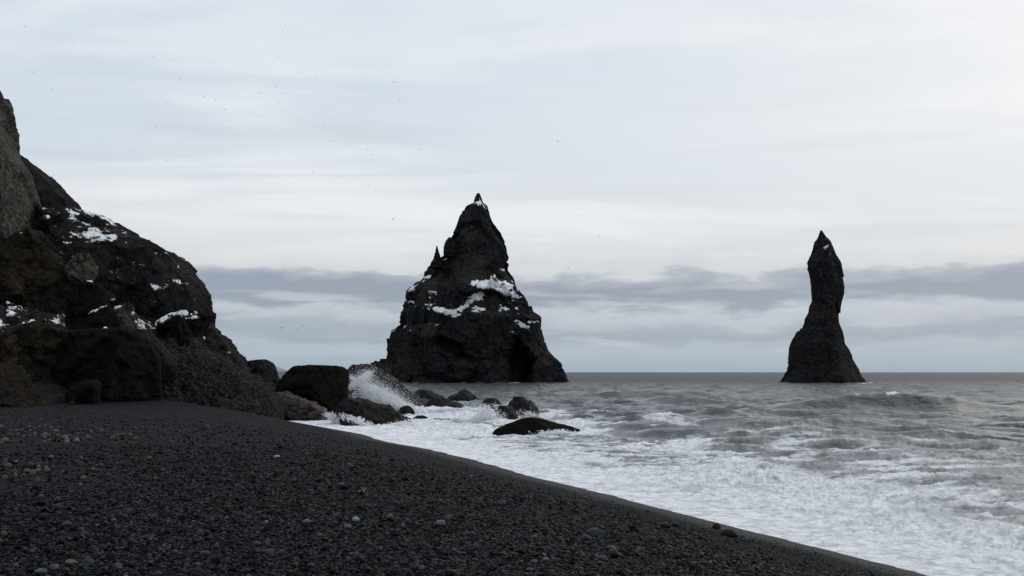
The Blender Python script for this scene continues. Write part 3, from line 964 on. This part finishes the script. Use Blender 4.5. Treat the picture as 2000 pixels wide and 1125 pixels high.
def sea_fields(x, y):
    s = shore_s(x, y)
    w = -s
    r = np.hypot(x, y)
    p = P2(x, y)
    # swell and chop
    amp = sstep(w, 2, 30)
    h = np.zeros_like(x)
    rng = np.random.RandomState(3)
    for lam, a in [(31, .08), (22, .08), (15, .085), (10, .09), (6.9, .10), (4.9, .095), (3.5, .085), (2.5, .065), (1.8, .048), (1.25, .03)]:
        wp = 1.6 * perlin(p / (lam * 1.7), 100 + int(lam * 3))
        gr = .45 + 1.1 * np.clip(perlin(p / (lam * 2.6), 160 + int(lam * 3)) + .45, 0, 1.2)
        fd = a * sstep(r, 6000, lam * 30)
        for k in range(2):
            an = math.radians(-98 + rng.normal() * (18 if lam > 8 else 30))
            q = np.sin((x * math.cos(an) + y * math.sin(an)) * 2 * math.pi / lam + rng.uniform(0, 6.28) + wp * (1 if k else -1))
            h += fd * (gr if k else 1.4 - gr) * (((q + 1) / 2) ** 1.8 * 2 - .8)
    h = h * (.25 + .75 * amp)
    nr0 = r < 700
    h[nr0] += ((.17 * ridged(p[nr0] * np.array([.20, .34, 1]), 4, 31, .6) + .09 * ridged(p[nr0] * np.array([.55, .9, 1]), 3, 36, .6)) * (.35 + .65 * amp[nr0]))
    foam = np.zeros_like(x)

    def wave(px, py, half, height, front, back, bend=0.0, noise=.35, seed=0, pw=2.6):
        """a travelling crest: steep towards the beach, gentle behind"""
        nonlocal h, foam
        cx, cy = sea_point(px, py)
        res = np.zeros_like(x)
        I = np.where((np.abs(x - cx) < 2.8 * half) & (np.abs(y - cy) < 3 * back + 6 * noise + 3))[0]
        X, Yv = x[I], y[I]
        dx = (X - cx) / half
        yc = cy + bend * (X - cx) ** 2 / half + noise * 3 * perlin(P2(X / 7, Yv * 0), seed) + noise * .5 * perlin(P2(X / 2.2, Yv * 0), seed + 1)
        dy = Yv - yc
        env = np.exp(-np.abs(dx) ** pw) * (1 + .14 * perlin(P2(X / (half * .6), Yv * 0), seed + 2) + .10 * perlin(P2(X / 1.6, Yv / 2), seed + 3))
        prof = np.where(dy < 0, np.exp(-(dy / front) ** 2), np.exp(-(dy / back) ** 2))
        res[I] = env * prof
        h = h + height * res
        return res
    cx, cy = sea_point(1730, 806)
    wpx = np.array([1420, 1500, 1560, 1620, 1670, 1715, 1760, 1800, 1850, 1900, 1980, 2100])
    wht = np.array([0, .55, 1.05, 1.45, 1.72, 1.82, 1.88, 1.76, 1.48, 1.0, .50, 0])
    I = np.where((np.abs(y - cy) < 24) & (x > 8) & (x < 60))[0]
    X, Yv = x[I], y[I]
    yc = cy - .5 + .012 * (X - cx) ** 2 * .3 + .5 * perlin(P2(X / 9, Yv * 0), 200) + .22 * perlin(P2(X / 2.0, Yv * 0), 201)
    dy = Yv - yc
    pf = np.where(dy < 0, np.exp(-(np.abs(dy) / 1.6) ** 1.6), np.exp(-(dy / 5.5) ** 2))
    e = np.zeros_like(x)
    hx = np.interp(1000 + F * X / cy, wpx, wht) * (1 + .10 * perlin(P2(X / 2.2, Yv * 0), 202) + .05 * perlin(P2(X / .8, Yv / 2), 203))
    e[I] = pf * hx / 1.7
    h[I] = h[I] * (1 - .85 * np.minimum(1, 2 * e[I])) + pf * hx
    wv = e > .03
    h[wv] += e[wv] * .05 * ridged(p[wv] * np.array([.5, .9, 1]), 3, 9, .6)
    e0 = e.copy()
    wave(1285, 833, 3.2, .55, 1.0, 2.4, 0, .4, 210)
    wave(1440, 814, 4.0, .25, 1.2, 3.0, 0, .5, 215)
    wave(1215, 776, 14, .85, 4.0, 9.0, 0, 1.0, 220)
    wave(1380, 790, 10, .30, 2.2, 5.0, 0, .8, 222)
    wave(1700, 838, 9, .35, 1.2, 3.5, 0, .5, 224)
    wave(1140, 822, 1.1, .55, .6, 1.2, 0, .2, 226)
    wave(1960, 770, 22, .5, 4.0, 9.0, 0, 1.0, 228)
    wave(1500, 764, 26, .25, 5.0, 12.0, 0, 1.2, 229)
    wave(1870, 945, 2.6, .22, .5, 1.6, 0, .2, 230)
    wave(1590, 900, 3.0, .18, .6, 1.6, 0, .2, 231)
    wave(1300, 842, 4.5, .25, .7, 2.0, 0, .3, 232)
    e = wave(1450, 950, 1.4, .34, .5, .9, 0, .3, 233); foam = foam + .8 * e
    e = wave(1800, 1022, .75, .30, .35, .6, 0, .25, 234); foam = foam + .8 * e
    e = wave(1690, 1000, .9, .16, .35, .6, 0, .25, 235); foam = foam + .6 * e
    # foam: solid froth at the swash, torn sheets farther out
    n1 = fbm(p * np.array([.10, .17, 1]), 4, 51, .55)
    n2 = fbm(p * np.array([.30, .75, 1]), 4, 55, .6)
    solid = 1 - sstep(w + 13 * n1 + 8 * n2, 2.5, 10.0)
    mid = (1 - sstep(w + 22 * n1, 12, 50)) * (.50 + 1.1 * n2 + .35 * n1)
    out = (1 - sstep(w, 40, 160)) * .08 * (1 + 2 * n2)
    foam = np.maximum(foam, np.maximum(solid, np.maximum(mid, out)))
    rk = np.zeros_like(x); nr_ = r < 200
    rk[nr_] = fbm(p[nr_] * 1.1, 3, 71)
    lip = .8 * sstep(e0, .80, .97) * sstep(perlin(p * .5, 8), .2, .45)
    foam = np.maximum(foam * (1 - sstep(e0, .08, .4)), lip)
    for (fx, fy, fr, fs) in FOAM_SPOTS:
        d2 = ((x - fx) / fr) ** 2 + ((y - fy) / (fr * 1.3)) ** 2
        k = np.exp(-d2 * 1.3) * fs * (1 + .6 * n2)
        foam = np.maximum(foam, k)
        h = h + .16 * np.exp(-d2 * 2.5) * (rk + .15)
    # frothy lumps
    nr_ = (r < 130) & (foam > .02)
    lumps = np.clip(foam, 0, 1)[nr_]
    pn = p[nr_]
    b1 = np.abs(fbm(pn * np.array([.9, 1.1, 1]), 3, 81)); b2 = np.abs(fbm(pn * 2.6, 4, 83, .65))
    h[nr_] += lumps * sstep(w[nr_], -1, 3) * (.34 * (b1 - .12) + .32 * (b2 - .12)) + lumps * .05 * fbm(pn * 6.5, 2, 85)
    # the sheet of water thins out on the beach
    h = h * sstep(w, -2.0, 7.0) + .12 * sstep(w, 24, -1) + (.10 * fbm(p * .30, 4, 87) + .05 * fbm(p * 1.6, 3, 88)) * sstep(w, 6, 0)
    h = np.where(r > 8000, 0, h)
    return h, np.clip(foam, 0, 1.2), w


def sea_mat():
    m, N = new_mat('grey_north_atlantic_water')
    p = N.n('ShaderNodeNewGeometry').outputs['Position']
    a = N.n('ShaderNodeAttribute', attribute_name='foam').outputs['Fac']
    ps = N.vmath('MULTIPLY', p, (.6, 1.0, 1.0))
    r1 = N.noise(ps, 1.7, 7.0, .66, .5)
    r2 = N.noise(ps, .30, 6.0, .62, .5)
    h = N.math('ADD', N.math('MULTIPLY', r1, .45), N.math('MULTIPLY', r2, 1.3))
    sy = N.n('ShaderNodeSeparateXYZ'); N.put(sy.inputs[0], p)
    bn = N.n('ShaderNodeBump'); bn.inputs['Strength'].default_value = .9
    N.put(bn.inputs['Distance'], N.smooth(sy.outputs[1], 70, 420, .22, 6.0)); N.put(bn.inputs['Height'], h)
    nb = bn.outputs[0]
    wc = N.mix(N.smooth(r2, .35, .65), (.014, .026, .031), (.040, .058, .066))
    wc = N.mix(N.smooth(a, .05, .5), wc, (.090, .104, .112))
    water = principled(N, wc, N.smooth(sy.outputs[1], 90, 500, .14, .46), nb, .5, 1.333)
    # froth texture
    f1 = N.noise(ps, 2.6, 9.0, .70, .8)
    f2 = N.noise(N.vmath('MULTIPLY', p, (.30, 1.0, 1.0)), 1.0, 8.0, .66, 1.0)
    lace = N.math('ABSOLUTE', N.math('SUBTRACT', N.noise(ps, .9, 6.0, .62, 1.2), .5))
    k = N.math('ADD', N.math('MULTIPLY', f1, .45), N.math('MULTIPLY', f2, .55))
    k = N.math('SUBTRACT', k, N.math('MULTIPLY', lace, .35))
    lvl = N.math('ADD', k, N.math('MULTIPLY', N.math('SUBTRACT', a, .5), .62))
    mask = N.smooth(lvl, .42, .56)
    tone = N.noise(p, 3.2, 9.0, .72, .6)
    fc = N.mix(N.smooth(tone, .34, .60), (.50, .52, .555), (.95, .96, .97))
    fc = N.mix(N.smooth(a, .85, .3), fc, (.46, .48, .50))
    fb = bump(N, N.math('ADD', f1, N.math('MULTIPLY', tone, .8)), 1.0, .11)
    froth = principled(N, fc, .8, fb, .2)
    mx = N.n('ShaderNodeMixShader')
    N.put(mx.inputs[0], mask); N.put(mx.inputs[1], water); N.put(mx.inputs[2], froth)
    finish(N, mx.outputs[0])
    return m


M['sea'] = sea_mat()


def build_sea():
    r = np.concatenate([np.geomspace(9, 30, 140), np.geomspace(30, 140, 290)[1:], np.geomspace(140, 460, 110)[1:], np.geomspace(460, 60000, 46)[1:]])
    th = angles(33, 820, 60)
    x, y, q = polar_grid(r, th)
    s0 = shore_s(x, y)
    ok = (s0.ravel() < 3.0)[q].any(1) & (x.ravel() + 3000 > 0)[q].any(1)
    V0 = np.stack([x, y, 0 * x], -1).reshape(-1, 3)
    V0, q, _ = compact(V0, q, ok)
    h, foam, w = sea_fields(V0[:, 0], V0[:, 1])
    V0[:, 2] = h
    me = mesh_arrays('sea', V0, q[:, ::-1], attrs={'foam': foam})
    link('sea', me, M['sea'], kind='structure', label='grey choppy sea with white surf along the black beach')


build_sea()


# ------------------------------------------------------------------ spray thrown up where waves hit the rocks
def spray_mat():
    m, N = new_mat('white_spray')
    d = N.n('ShaderNodeBsdfDiffuse'); d.inputs[0].default_value = (.95, .96, .98, 1)
    finish(N, d.outputs[0])
    return m


M['spray'] = spray_mat()


def spray(label, blobs, seed):
    """blobs: (px, py, spread x px, spread y px, angle, distance, spread in depth m, count, drop size m)"""
    rng = np.random.RandomState(seed)
    P, R = [], []
    for (px, py, sx, sy, ang, D, sd, n, sz) in blobs:
        c, s_ = math.cos(math.radians(ang)), math.sin(math.radians(ang))
        u = rng.normal(size=n) * sx; v = rng.normal(size=n) * sy
        X = px + u * c + v * s_; Yp = py - u * s_ + v * c
        d = D + rng.normal(size=n) * sd
        r = np.stack([(X - 1000) / F, CP - (562.5 - Yp) / F * SP, SP + (562.5 - Yp) / F * CP], -1)
        pts = np.array([0, 0, CAMH]) + r * (d / r[:, 1])[:, None]
        # clump the drops
        cl = perlin(pts * 1.6, seed) + .6 * perlin(pts * 4.1, seed + 1)
        keep = (cl > rng.uniform(-.75, .45, n)) & (pts[:, 2] > -.1)
        P.append(pts[keep]); R.append(sz * rng.lognormal(0, .45, keep.sum()))
    P = np.concatenate(P); R = np.concatenate(R)
    tet = np.array([(1, 1, 1), (1, -1, -1), (-1, 1, -1), (-1, -1, 1)], float) * .7
    rot = rng.normal(size=(len(P), 3, 3)); rot, _ = np.linalg.qr(rot)
    V = P[:, None, :] + np.einsum('nij,kj->nki', rot, tet) * R[:, None, None]
    f = np.array([(0, 1, 2), (0, 3, 1), (0, 2, 3), (1, 3, 2)])
    T = (np.arange(len(P)) * 4)[:, None, None] + f[None]
    me = mesh_arrays('spray', V.reshape(-1, 3), None, T.reshape(-1, 3), smooth=False)
    link('spray', me, M['spray'], kind='stuff', label=label)


spray('burst of white spray behind the long grey rock and big black boulder',
      [(756, 784, 24, 8, -28, 94, .8, 60000, .023), (728, 766, 16, 5, -38, 94, .6, 20000, .020), (703, 742, 12, 3, 35, 94, .5, 9000, .019), (698, 746, 9, 2, -38, 94, .4, 4000, .017),
       (735, 766, 28, 15, -35, 95, 1.5, 13000, .013), (768, 776, 24, 13, -20, 95, 1.5, 6000, .012), (792, 797, 14, 5, -20, 93, .8, 10000, .026), (700, 785, 12, 10, 0, 95, 1, 6500, .014),
       (712, 736, 14, 9, 20, 95, 1, 1200, .022)], 5)
spray('white splash rising against the narrow upright rock in the surf',
      [(948, 828, 9, 10, 20, 76, .6, 9000, .034), (938, 840, 15, 5, 0, 75, .6, 7000, .034), (955, 812, 6, 9, 20, 76, .5, 3000, .026), (970, 815, 9, 8, 0, 76.5, .4, 2000, .016), (925, 836, 16, 9, 10, 75.5, .6, 2500, .018)], 6)
spray('low white water boiling around the small rocks beside the whale-backed rock',
      [(1090, 847, 16, 2.8, 0, 59.5, .4, 4500, .026), (1065, 851, 9, 2.0, 0, 59.5, .3, 1800, .026), (830, 829, 16, 4, 0, 73, .5, 5000, .03), (780, 833, 16, 4, 10, 69.5, .4, 4500, .028),
       (700, 825, 16, 4, -20, 70, .4, 3800, .028), (650, 816, 8, 3.5, -20, 73, .4, 2000, .028), (1040, 810, 16, 3, -10, 85.5, .3, 1200, .02), (880, 806, 22, 2.5, 0, 95, .5, 3000, .03), (810, 803, 18, 3, 0, 96, .5, 3000, .03)], 7)

# ------------------------------------------------------------------ gravel covering the beach
def gravel_mat(name, lo, mid, hi):
    m, N = new_mat(name)
    oi = N.n('ShaderNodeObjectInfo')
    r = oi.outputs['Random']
    c = N.ramp(r, [(0, lo), (.45, mid), (.80, tuple(1.6 * v for v in mid)), (.93, hi), (.97, tuple(1.7 * v for v in hi)), (1, (hi[0] * 3.0, hi[1] * 2.8, hi[2] * 2.4))])
    p = N.n('ShaderNodeNewGeometry').outputs['Position']
    f = N.noise(p, 90, 4, .6)
    c = N.mix(N.smooth(f, .35, .7, 0, .5), c, lo)
    pr = principled(N, c, .45, bump(N, f, .4, .01), .05)
    r2 = N.math('FRACT', N.math('MULTIPLY', r, 37.7))
    N.put(pr.node.inputs['Specular IOR Level'], N.smooth(r2, 0.6, 1.0, .012, .22))
    finish(N, pr)
    return m


M['gravel'] = gravel_mat('beach_gravel', (.0010, .0012, .0015), (.0043, .0050, .0059), (.028, .030, .0315))


def build_gravel():
    rng = np.random.RandomState(11)

    def ring(n, r0, r1, a0=-33, a1=33):
        r = np.sqrt(rng.uniform(r0 * r0, r1 * r1, n)); t = np.radians(rng.uniform(a0, a1, n))
        return r * np.sin(t), r * np.cos(t)
    xs, ys, rs = [], [], []
    for n, r0, r1, sz in [(115000, 6.5, 10.5, .0112), (140000, 10.5, 16, .0122), (95000, 16, 26, .0150), (70000, 26, 64, .021), (9000, 8, 22, .021), (300, 7.5, 30, .034)]:
        x, y = ring(n, r0, r1)
        xs.append(x); ys.append(y); rs.append(sz * rng.lognormal(0, .34, n))
    x = np.concatenate(xs); y = np.concatenate(ys); r = np.concatenate(rs)
    s = shore_s(x, y)
    dens = perlin(P2(x, y) * .22, 33) + .5 * perlin(P2(x, y) * .9, 34)
    edge = sstep(s, .5, 2.4)
    keep = (rng.rand(len(x)) < edge) & (rng.rand(len(x)) < .80 + .6 * dens) & (rng.rand(len(x)) < 1 - .93 * sstep(np.hypot(x, y), 24, 62))
    x, y, r, s = x[keep], y[keep], r[keep] * (.40 + .60 * sstep(s[keep], .5, 7)), s[keep]
    r = np.minimum(r, .075)
    z = beach_z(x, y, s) + r * rng.uniform(-.1, .55, len(r))
    n = len(x)
    me = bpy.data.meshes.new('gravel')
    me.vertices.add(n)
    me.vertices.foreach_set('co', np.stack([x, y, z], -1).astype(np.float32).ravel())
    sc = np.stack([r * rng.uniform(.8, 1.35, n), r * rng.uniform(.7, 1.1, n), r * rng.uniform(.55, .95, n)], -1)
    rot = np.stack([rng.normal(0, .3, n), rng.normal(0, .3, n), rng.uniform(0, 6.28, n)], -1)
    for k, arr in (('size', sc), ('turn', rot)):
        a = me.attributes.new(k, 'FLOAT_VECTOR', 'POINT')
        a.data.foreach_set('vector', arr.astype(np.float32).ravel())
    a = me.attributes.new('shape', 'INT', 'POINT')
    a.data.foreach_set('value', rng.randint(0, 5, n).astype(np.int32))
    o = link('gravel', me, M['gravel'], kind='stuff', label='fine black gravel covering the beach')
    ng = bpy.data.node_groups.new('scatter_gravel', 'GeometryNodeTree')
    ng.interface.new_socket('Geometry', in_out='INPUT', socket_type='NodeSocketGeometry')
    ng.interface.new_socket('Geometry', in_out='OUTPUT', socket_type='NodeSocketGeometry')
    nn = ng.nodes; L = ng.links.new
    gi = nn.new('NodeGroupInput'); go = nn.new('NodeGroupOutput')
    jn = nn.new('GeometryNodeJoinGeometry')
    for k in range(5):
        ico = nn.new('GeometryNodeMeshIcoSphere'); ico.inputs['Radius'].default_value = 1.0; ico.inputs['Subdivisions'].default_value = 2
        sp = nn.new('GeometryNodeSetPosition')
        ps = nn.new('GeometryNodeInputPosition')
        tx = nn.new('ShaderNodeTexNoise'); tx.noise_dimensions = '4D'
        tx.inputs['W'].default_value = k * 7.3; tx.inputs['Scale'].default_value = .8; tx.inputs['Detail'].default_value = 1.5
        sb = nn.new('ShaderNodeVectorMath'); sb.operation = 'SUBTRACT'; sb.inputs[1].default_value = (.5, .5, .5)
        ml = nn.new('ShaderNodeVectorMath'); ml.operation = 'SCALE'; ml.inputs['Scale'].default_value = 1.5
        L(ps.outputs[0], tx.inputs['Vector']); L(tx.outputs['Color'], sb.inputs[0]); L(sb.outputs[0], ml.inputs[0])
        L(ico.outputs[0], sp.inputs['Geometry']); L(ml.outputs[0], sp.inputs['Offset'])
        mt = nn.new('GeometryNodeSetMaterial'); mt.inputs['Material'].default_value = M['gravel']
        sm = nn.new('GeometryNodeSetShadeSmooth')
        L(sp.outputs[0], mt.inputs[0]); L(mt.outputs[0], sm.inputs[0])
        g2 = nn.new('GeometryNodeGeometryToInstance')
        L(sm.outputs[0], g2.inputs[0]); L(g2.outputs[0], jn.inputs[0])
    ip = nn.new('GeometryNodeInstanceOnPoints'); ip.inputs['Pick Instance'].default_value = True
    m2p = nn.new('GeometryNodeMeshToPoints')

    def attr(nm, ty):
        a = nn.new('GeometryNodeInputNamedAttribute'); a.data_type = ty; a.inputs['Name'].default_value = nm
        return a.outputs['Attribute']
    L(gi.outputs[0], m2p.inputs[0]); L(m2p.outputs[0], ip.inputs['Points']); L(jn.outputs[0], ip.inputs['Instance'])
    L(attr('shape', 'INT'), ip.inputs['Instance Index']); L(attr('size', 'FLOAT_VECTOR'), ip.inputs['Scale'])
    L(attr('turn', 'FLOAT_VECTOR'), ip.inputs['Rotation'])
    L(ip.outputs[0], go.inputs[0])
    md = o.modifiers.new('scatter', 'NODES'); md.node_group = ng


build_gravel()

# ------------------------------------------------------------------ single stones that stand out on the beach
import bmesh


def stone_mat(name, col, rough=.6):
    m, N = new_mat(name)
    p = N.n('ShaderNodeNewGeometry').outputs['Position']
    f = N.noise(p, 26, 6, .65)
    c = N.mix(N.smooth(f, .35, .7), tuple(.55 * v for v in col), col)
    finish(N, principled(N, c, rough, bump(N, f, .5, .02), .2))
    return m


SM = {'dark': stone_mat('dark_stone', (.009, .0095, .0105)), 'grey': stone_mat('grey_stone', (.050, .054, .059)), 'pale': stone_mat('pale_stone', (.13, .13, .125)),
      'tan': stone_mat('tan_stone', (.12, .105, .078)), 'white': stone_mat('white_stone', (.38, .40, .43)), 'lilac': stone_mat('lilac_grey_stone', (.12, .118, .137))}


def stone(label, px, py, wpx, hpx, mat, seed, ang=0, group=None, cut=3, name='stone'):
    g = ground_hit(px, py + hpx * .4)
    D = g[1]
    w = wpx * D / F / 2; h = hpx * D / F
    rng = np.random.RandomState(seed)
    bm = bmesh.new()
    bmesh.ops.create_icosphere(bm, subdivisions=3, radius=1.0)
    co = np.array([v.co[:] for v in bm.verts])
    for k in range(cut):
        n = rng.normal(size=3); n[2] = abs(n[2]) * .6; n /= np.linalg.norm(n)
        d = rng.uniform(.55, .85)
        co = co - np.maximum(co @ n - d, 0)[:, None] * n * .95
    co = co * (1 + .22 * fbm(co * 1.1, 3, seed)[:, None])
    co = co * np.array([w, w * rng.uniform(.6, .9), h * .62])
    for v, c in zip(bm.verts, co):
        v.co = c
    me = bpy.data.meshes.new(name)
    bm.to_mesh(me); bm.free()
    for f in me.polygons:
        f.use_smooth = True
    o = link(name, me, SM[mat], (g[0], g[1], g[2] + h * .22 + (.028 if name == 'pebble' else .016)), None, label, 'stone', group)
    o.rotation_euler = (rng.normal(0, .08), math.radians(ang), rng.normal(0, .4))


stone('dark angular stone beside the surf, behind the domed stone', 1398, 1028, 19, 13, 'dark', 301, cut=5)
stone('dark domed stone near the surf, in front of the angular stone', 1426, 1042, 34, 17, 'dark', 302, cut=2)
stone('flat two-toned grey stone alone on the black gravel below mid-slope', 1163, 1041, 34, 18, 'grey', 303, ang=12, cut=4)
stone('smooth pale-edged oval stone near the bottom of the photo, below the two-toned stone', 1178, 1092, 21, 10, 'grey', 304, cut=2)
stone('light grey flat stone in the middle of the gravel foreground', 861, 1022, 22, 12, 'lilac', 305, cut=4)
stone('pale rounded stone left of the light grey flat stone', 695, 1016, 14, 9, 'white', 306)
stone('long flat grey stone on the gravel, left of the pale rounded stone', 600, 1019, 20, 7, 'lilac', 307)
stone('small pale stone on the gravel, leftmost of the four mid-foreground stones', 519, 1022, 10, 8, 'pale', 308)
stone('broad flat grey stone low in the centre-left foreground', 528, 1080, 22, 9, 'grey', 309)
stone('bright white flat stone high on the beach slope', 541, 892, 12, 4, 'white', 310)
stone('large tan rounded stone at the left among pale pebbles', 73, 937, 10, 11, 'tan', 311)
stone('elongated cream-coloured stone at the bottom left of the photo', 137, 1100, 20, 8, 'tan', 312)
stone('lilac-grey egg-shaped stone at the bottom, right of the cream-coloured stone', 294, 1103, 9, 11, 'lilac', 313)
stone('tan round stone at the left edge of the photo in the foreground', 8, 1044, 11, 10, 'tan', 314)
stone('long low grey-pink stone at the very bottom left', 80, 1118, 24, 8, 'lilac', 315)
stone('grey rounded stone left of the egg-shaped stone', 197, 1104, 8, 10, 'grey', 316)
stone('dark knobbly stone sticking up from the gravel at left of centre', 318, 989, 12, 14, 'dark', 317, cut=5)
stone('flat grey stone above the light grey flat stone', 876, 1010, 12, 6, 'lilac', 318)
stone('small grey flat stone alone on the slope right of centre', 937, 976, 12, 5, 'grey', 319)
stone('dark stone on the slope left of the two-toned stone', 1117, 1024, 11, 9, 'dark', 320)
rg = np.random.RandomState(71)
for k in range(230):
    px_ = rg.uniform(0, 1500); py_ = rg.uniform(930, 1122)
    if k < 140:                         # pale pebbles gather in drifts at the left
        px_ = abs(rg.normal()) * 150; py_ = rg.choice([806, 836, 852, 860, 906, 922]) + rg.normal() * 6
    lim = np.interp(px_, [550, 850, 1200, 1500, 1820], [830, 890, 985, 1062, 1140])
    if py_ < lim:
        continue
    d_ = (py_ - 727) / 400
    w_ = rg.lognormal(math.log((17 if k < 140 else 13) * d_ + 1.8), .25)
    mt_ = rg.choice(['grey', 'tan', 'pale'], p=[.4, .35, .25]) if k < 140 else rg.choice(['grey', 'dark', 'lilac', 'tan', 'pale'], p=[.36, .46, .12, .04, .02])
    lb_ = {'grey': 'small grey pebble', 'tan': 'small tan pebble', 'pale': 'small pale pebble', 'dark': 'small black pebble', 'lilac': 'small lilac-grey pebble'}[mt_]
    lb_ += ' in the drift of light pebbles at the left' if k < 140 else ' lying loose on the black gravel foreground'
    stone(lb_, px_, py_, w_, w_ * rg.uniform(.45, .8), mt_, 400 + k, group=('drift ' if k < 140 else 'loose ') + mt_ + ' pebbles', name='pebble')

# ------------------------------------------------------------------ seabirds
m_, N_ = new_mat('bird_plumage')
finish(N_, principled(N_, (.05, .05, .055), .8, None, .2))
M['bird'] = m_


def bird_mesh(up, sweep, seed):
    """gliding fulmar-like bird: spindle body with a tail, two bent wings, span 2 units"""
    V, Tq = [], []
    prof = [(-.42, .02), (-.30, .06), (-.12, .105), (.08, .115), (.24, .085), (.33, .07), (.40, .045), (.46, .008)]
    for (yy, rr_) in prof:
        for k in range(6):
            a = k * math.pi / 3
            V.append((rr_ * math.cos(a), yy, rr_ * .85 * math.sin(a)))
    for i in range(len(prof) - 1):
        for k in range(6):
            Tq.append((i * 6 + k, i * 6 + (k + 1) % 6, (i + 1) * 6 + (k + 1) % 6, (i + 1) * 6 + k))
    for sx in (-1, 1):
        st = len(V)
        for (t, ch) in [(.04, .26), (.25, .25), (.5, .21), (.75, .14), (1.0, .03)]:
            zz = up * (t if t < .5 else .5 + (t - .5) * .25)
            yc = .08 + (sweep * t if t < .5 else sweep * (1 - t))
            V += [(sx * t, yc + ch / 2, zz + .012), (sx * t, yc - ch / 2, zz), (sx * t, yc, zz - .022)]
        for i in range(4):
            for (p, q) in ((0, 1), (1, 2), (2, 0)):
                a, b = st + i * 3, st + (i + 1) * 3
                Tq.append((a + p, a + q, b + q, b + p))
    st = len(V)
    V += [(-.03, -.36, .01), (.03, -.36, .01), (.11, -.60, .0), (-.11, -.60, .0)]
    Tq.append((st, st + 1, st + 2, st + 3))
    return mesh_arrays('seabird', np.array(V), np.array(Tq))


bmesh_kinds = [bird_mesh(.45, .18, 1), bird_mesh(.12, .10, 2), bird_mesh(-.25, .15, 3), bird_mesh(.8, .1, 4)]
z5 = [(290, 75, 2), (136, 145, 2), (403, 248, 2), (300, 355, 2), (185, 400, 3), (285, 490, 2), (146, 603, 1), (222, 808, 2), (845, 313, 2), (847, 430, 1), (1036, 323, 1), (1149, 298, 1), (1173, 341, 1), (1010, 362, 1),
      (992, 433, 2), (1031, 435, 1), (1117, 530, 2), (1183, 546, 1), (915, 562, 1), (854, 700, 2), (607, 720, 1), (1026, 862, 1), (920, 883, 2), (980, 918, 1), (997, 961, 1), (1097, 962, 1), (973, 820, 1), (1284, 128, 1), (720, 828, 1)]
z6 = [(428, 60, 2), (519, 69, 1), (561, 85, 1), (410, 202, 2), (370, 168, 1), (345, 254, 1), (593, 189, 1), (535, 238, 2), (514, 286, 2), (606, 310, 2), (755, 270, 1), (883, 243, 1), (1016, 240, 2), (888, 298, 1), (951, 306, 1), (1041, 338, 4),
      (1122, 315, 2), (888, 338, 2), (387, 364, 2), (305, 400, 2), (433, 401, 1), (153, 397, 1), (159, 431, 1), (58, 433, 2), (409, 449, 2), (389, 459, 1), (546, 424, 1), (951, 390, 1), (1067, 438, 1), (1116, 423, 1), (108, 490, 2), (445, 522, 1),
      (293, 525, 2), (217, 538, 1), (240, 565, 1), (302, 592, 1), (691, 538, 2), (817, 502, 2), (797, 523, 1), (930, 553, 2), (910, 560, 1), (1031, 570, 1), (567, 565, 1), (650, 563, 2), (531, 610, 2), (622, 649, 3), (688, 665, 3), (1258, 582, 1),
      (896, 709, 2), (922, 738, 2), (835, 744, 3), (793, 760, 1), (1183, 708, 3), (1347, 671, 1), (95, 737, 2), (208, 757, 1), (755, 813, 1), (592, 829, 3), (550, 843, 1), (747, 855, 1), (889, 833, 1), (1261, 802, 1), (1310, 845, 1), (898, 905, 3),
      (1051, 1013, 1), (1219, 1045, 1), (1032, 1090, 3), (948, 1107, 1), (74, 1092, 1), (1161, 977, 1), (1385, 1028, 1)]
rest = [(1089, 276, 3), (1005, 505, 1), (1110, 525, 3), (1500, 450, 1), (1650, 498, 2), (1785, 517, 2), (1230, 600, 2), (1168, 623, 2), (1932, 662, 2), (550, 640, 4), (582, 643, 3), (590, 637, 4), (655, 595, 2), (665, 613, 2), (745, 560, 2), (770, 515, 2),
        (806, 555, 2), (740, 531, 2), (710, 655, 2), (736, 668, 2), (698, 673, 2), (705, 677, 2), (800, 500, 2), (768, 428, 3), (760, 545, 1), (751, 619, 2), (676, 625, 2), (1325, 405, 1), (1170, 462, 2), (990, 270, 1)]
allb = [(a * .3556, b * .3556, k) for a, b, k in z5] + [(400 + a * .3556, 40 + b * .3556, k) for a, b, k in z6] + rest
rb = np.random.RandomState(4)
for i, (a, b, k) in enumerate(allb):
    wpx = {1: 3.2, 2: 4.6, 3: 6.0, 4: 7.5}[k] * rb.uniform(.9, 1.15)
    D = 1.15 * F / wpx * rb.uniform(.8, .95)
    o = bpy.data.objects.new('seabird', bmesh_kinds[rb.randint(4)])
    if not o.data.materials:
        o.data.materials.append(M['bird'])
    o.location = at(a, b, D)
    o.scale = (.56,) * 3
    o.rotation_euler = (rb.normal(0, .35), rb.normal(0, .5), rb.uniform(0, 6.28))
    COL.objects.link(o)
    o['category'] = 'bird'
    hz = 'above the grey-brown cliff at far left' if a < 230 else 'above the black headland' if a < 470 else 'between headland and broad stack' if a < 690 else \
        'just left of the broad stack' if a < 940 else 'between the two stacks' if a < 1540 else 'beside the needle-shaped stack'
    vt = 'near the top of the photo' if b < 110 else 'in the upper sky' if b < 200 else 'in the middle of the sky' if b < 330 else 'just over the low cloud bank' if b < 510 else 'low over the sea'
    o['label'] = 'tiny %s seabird %s, %s' % ('dark' if k < 3 else 'larger-looking dark', vt, hz)
    o['group'] = 'seabirds ' + vt + ' ' + hz
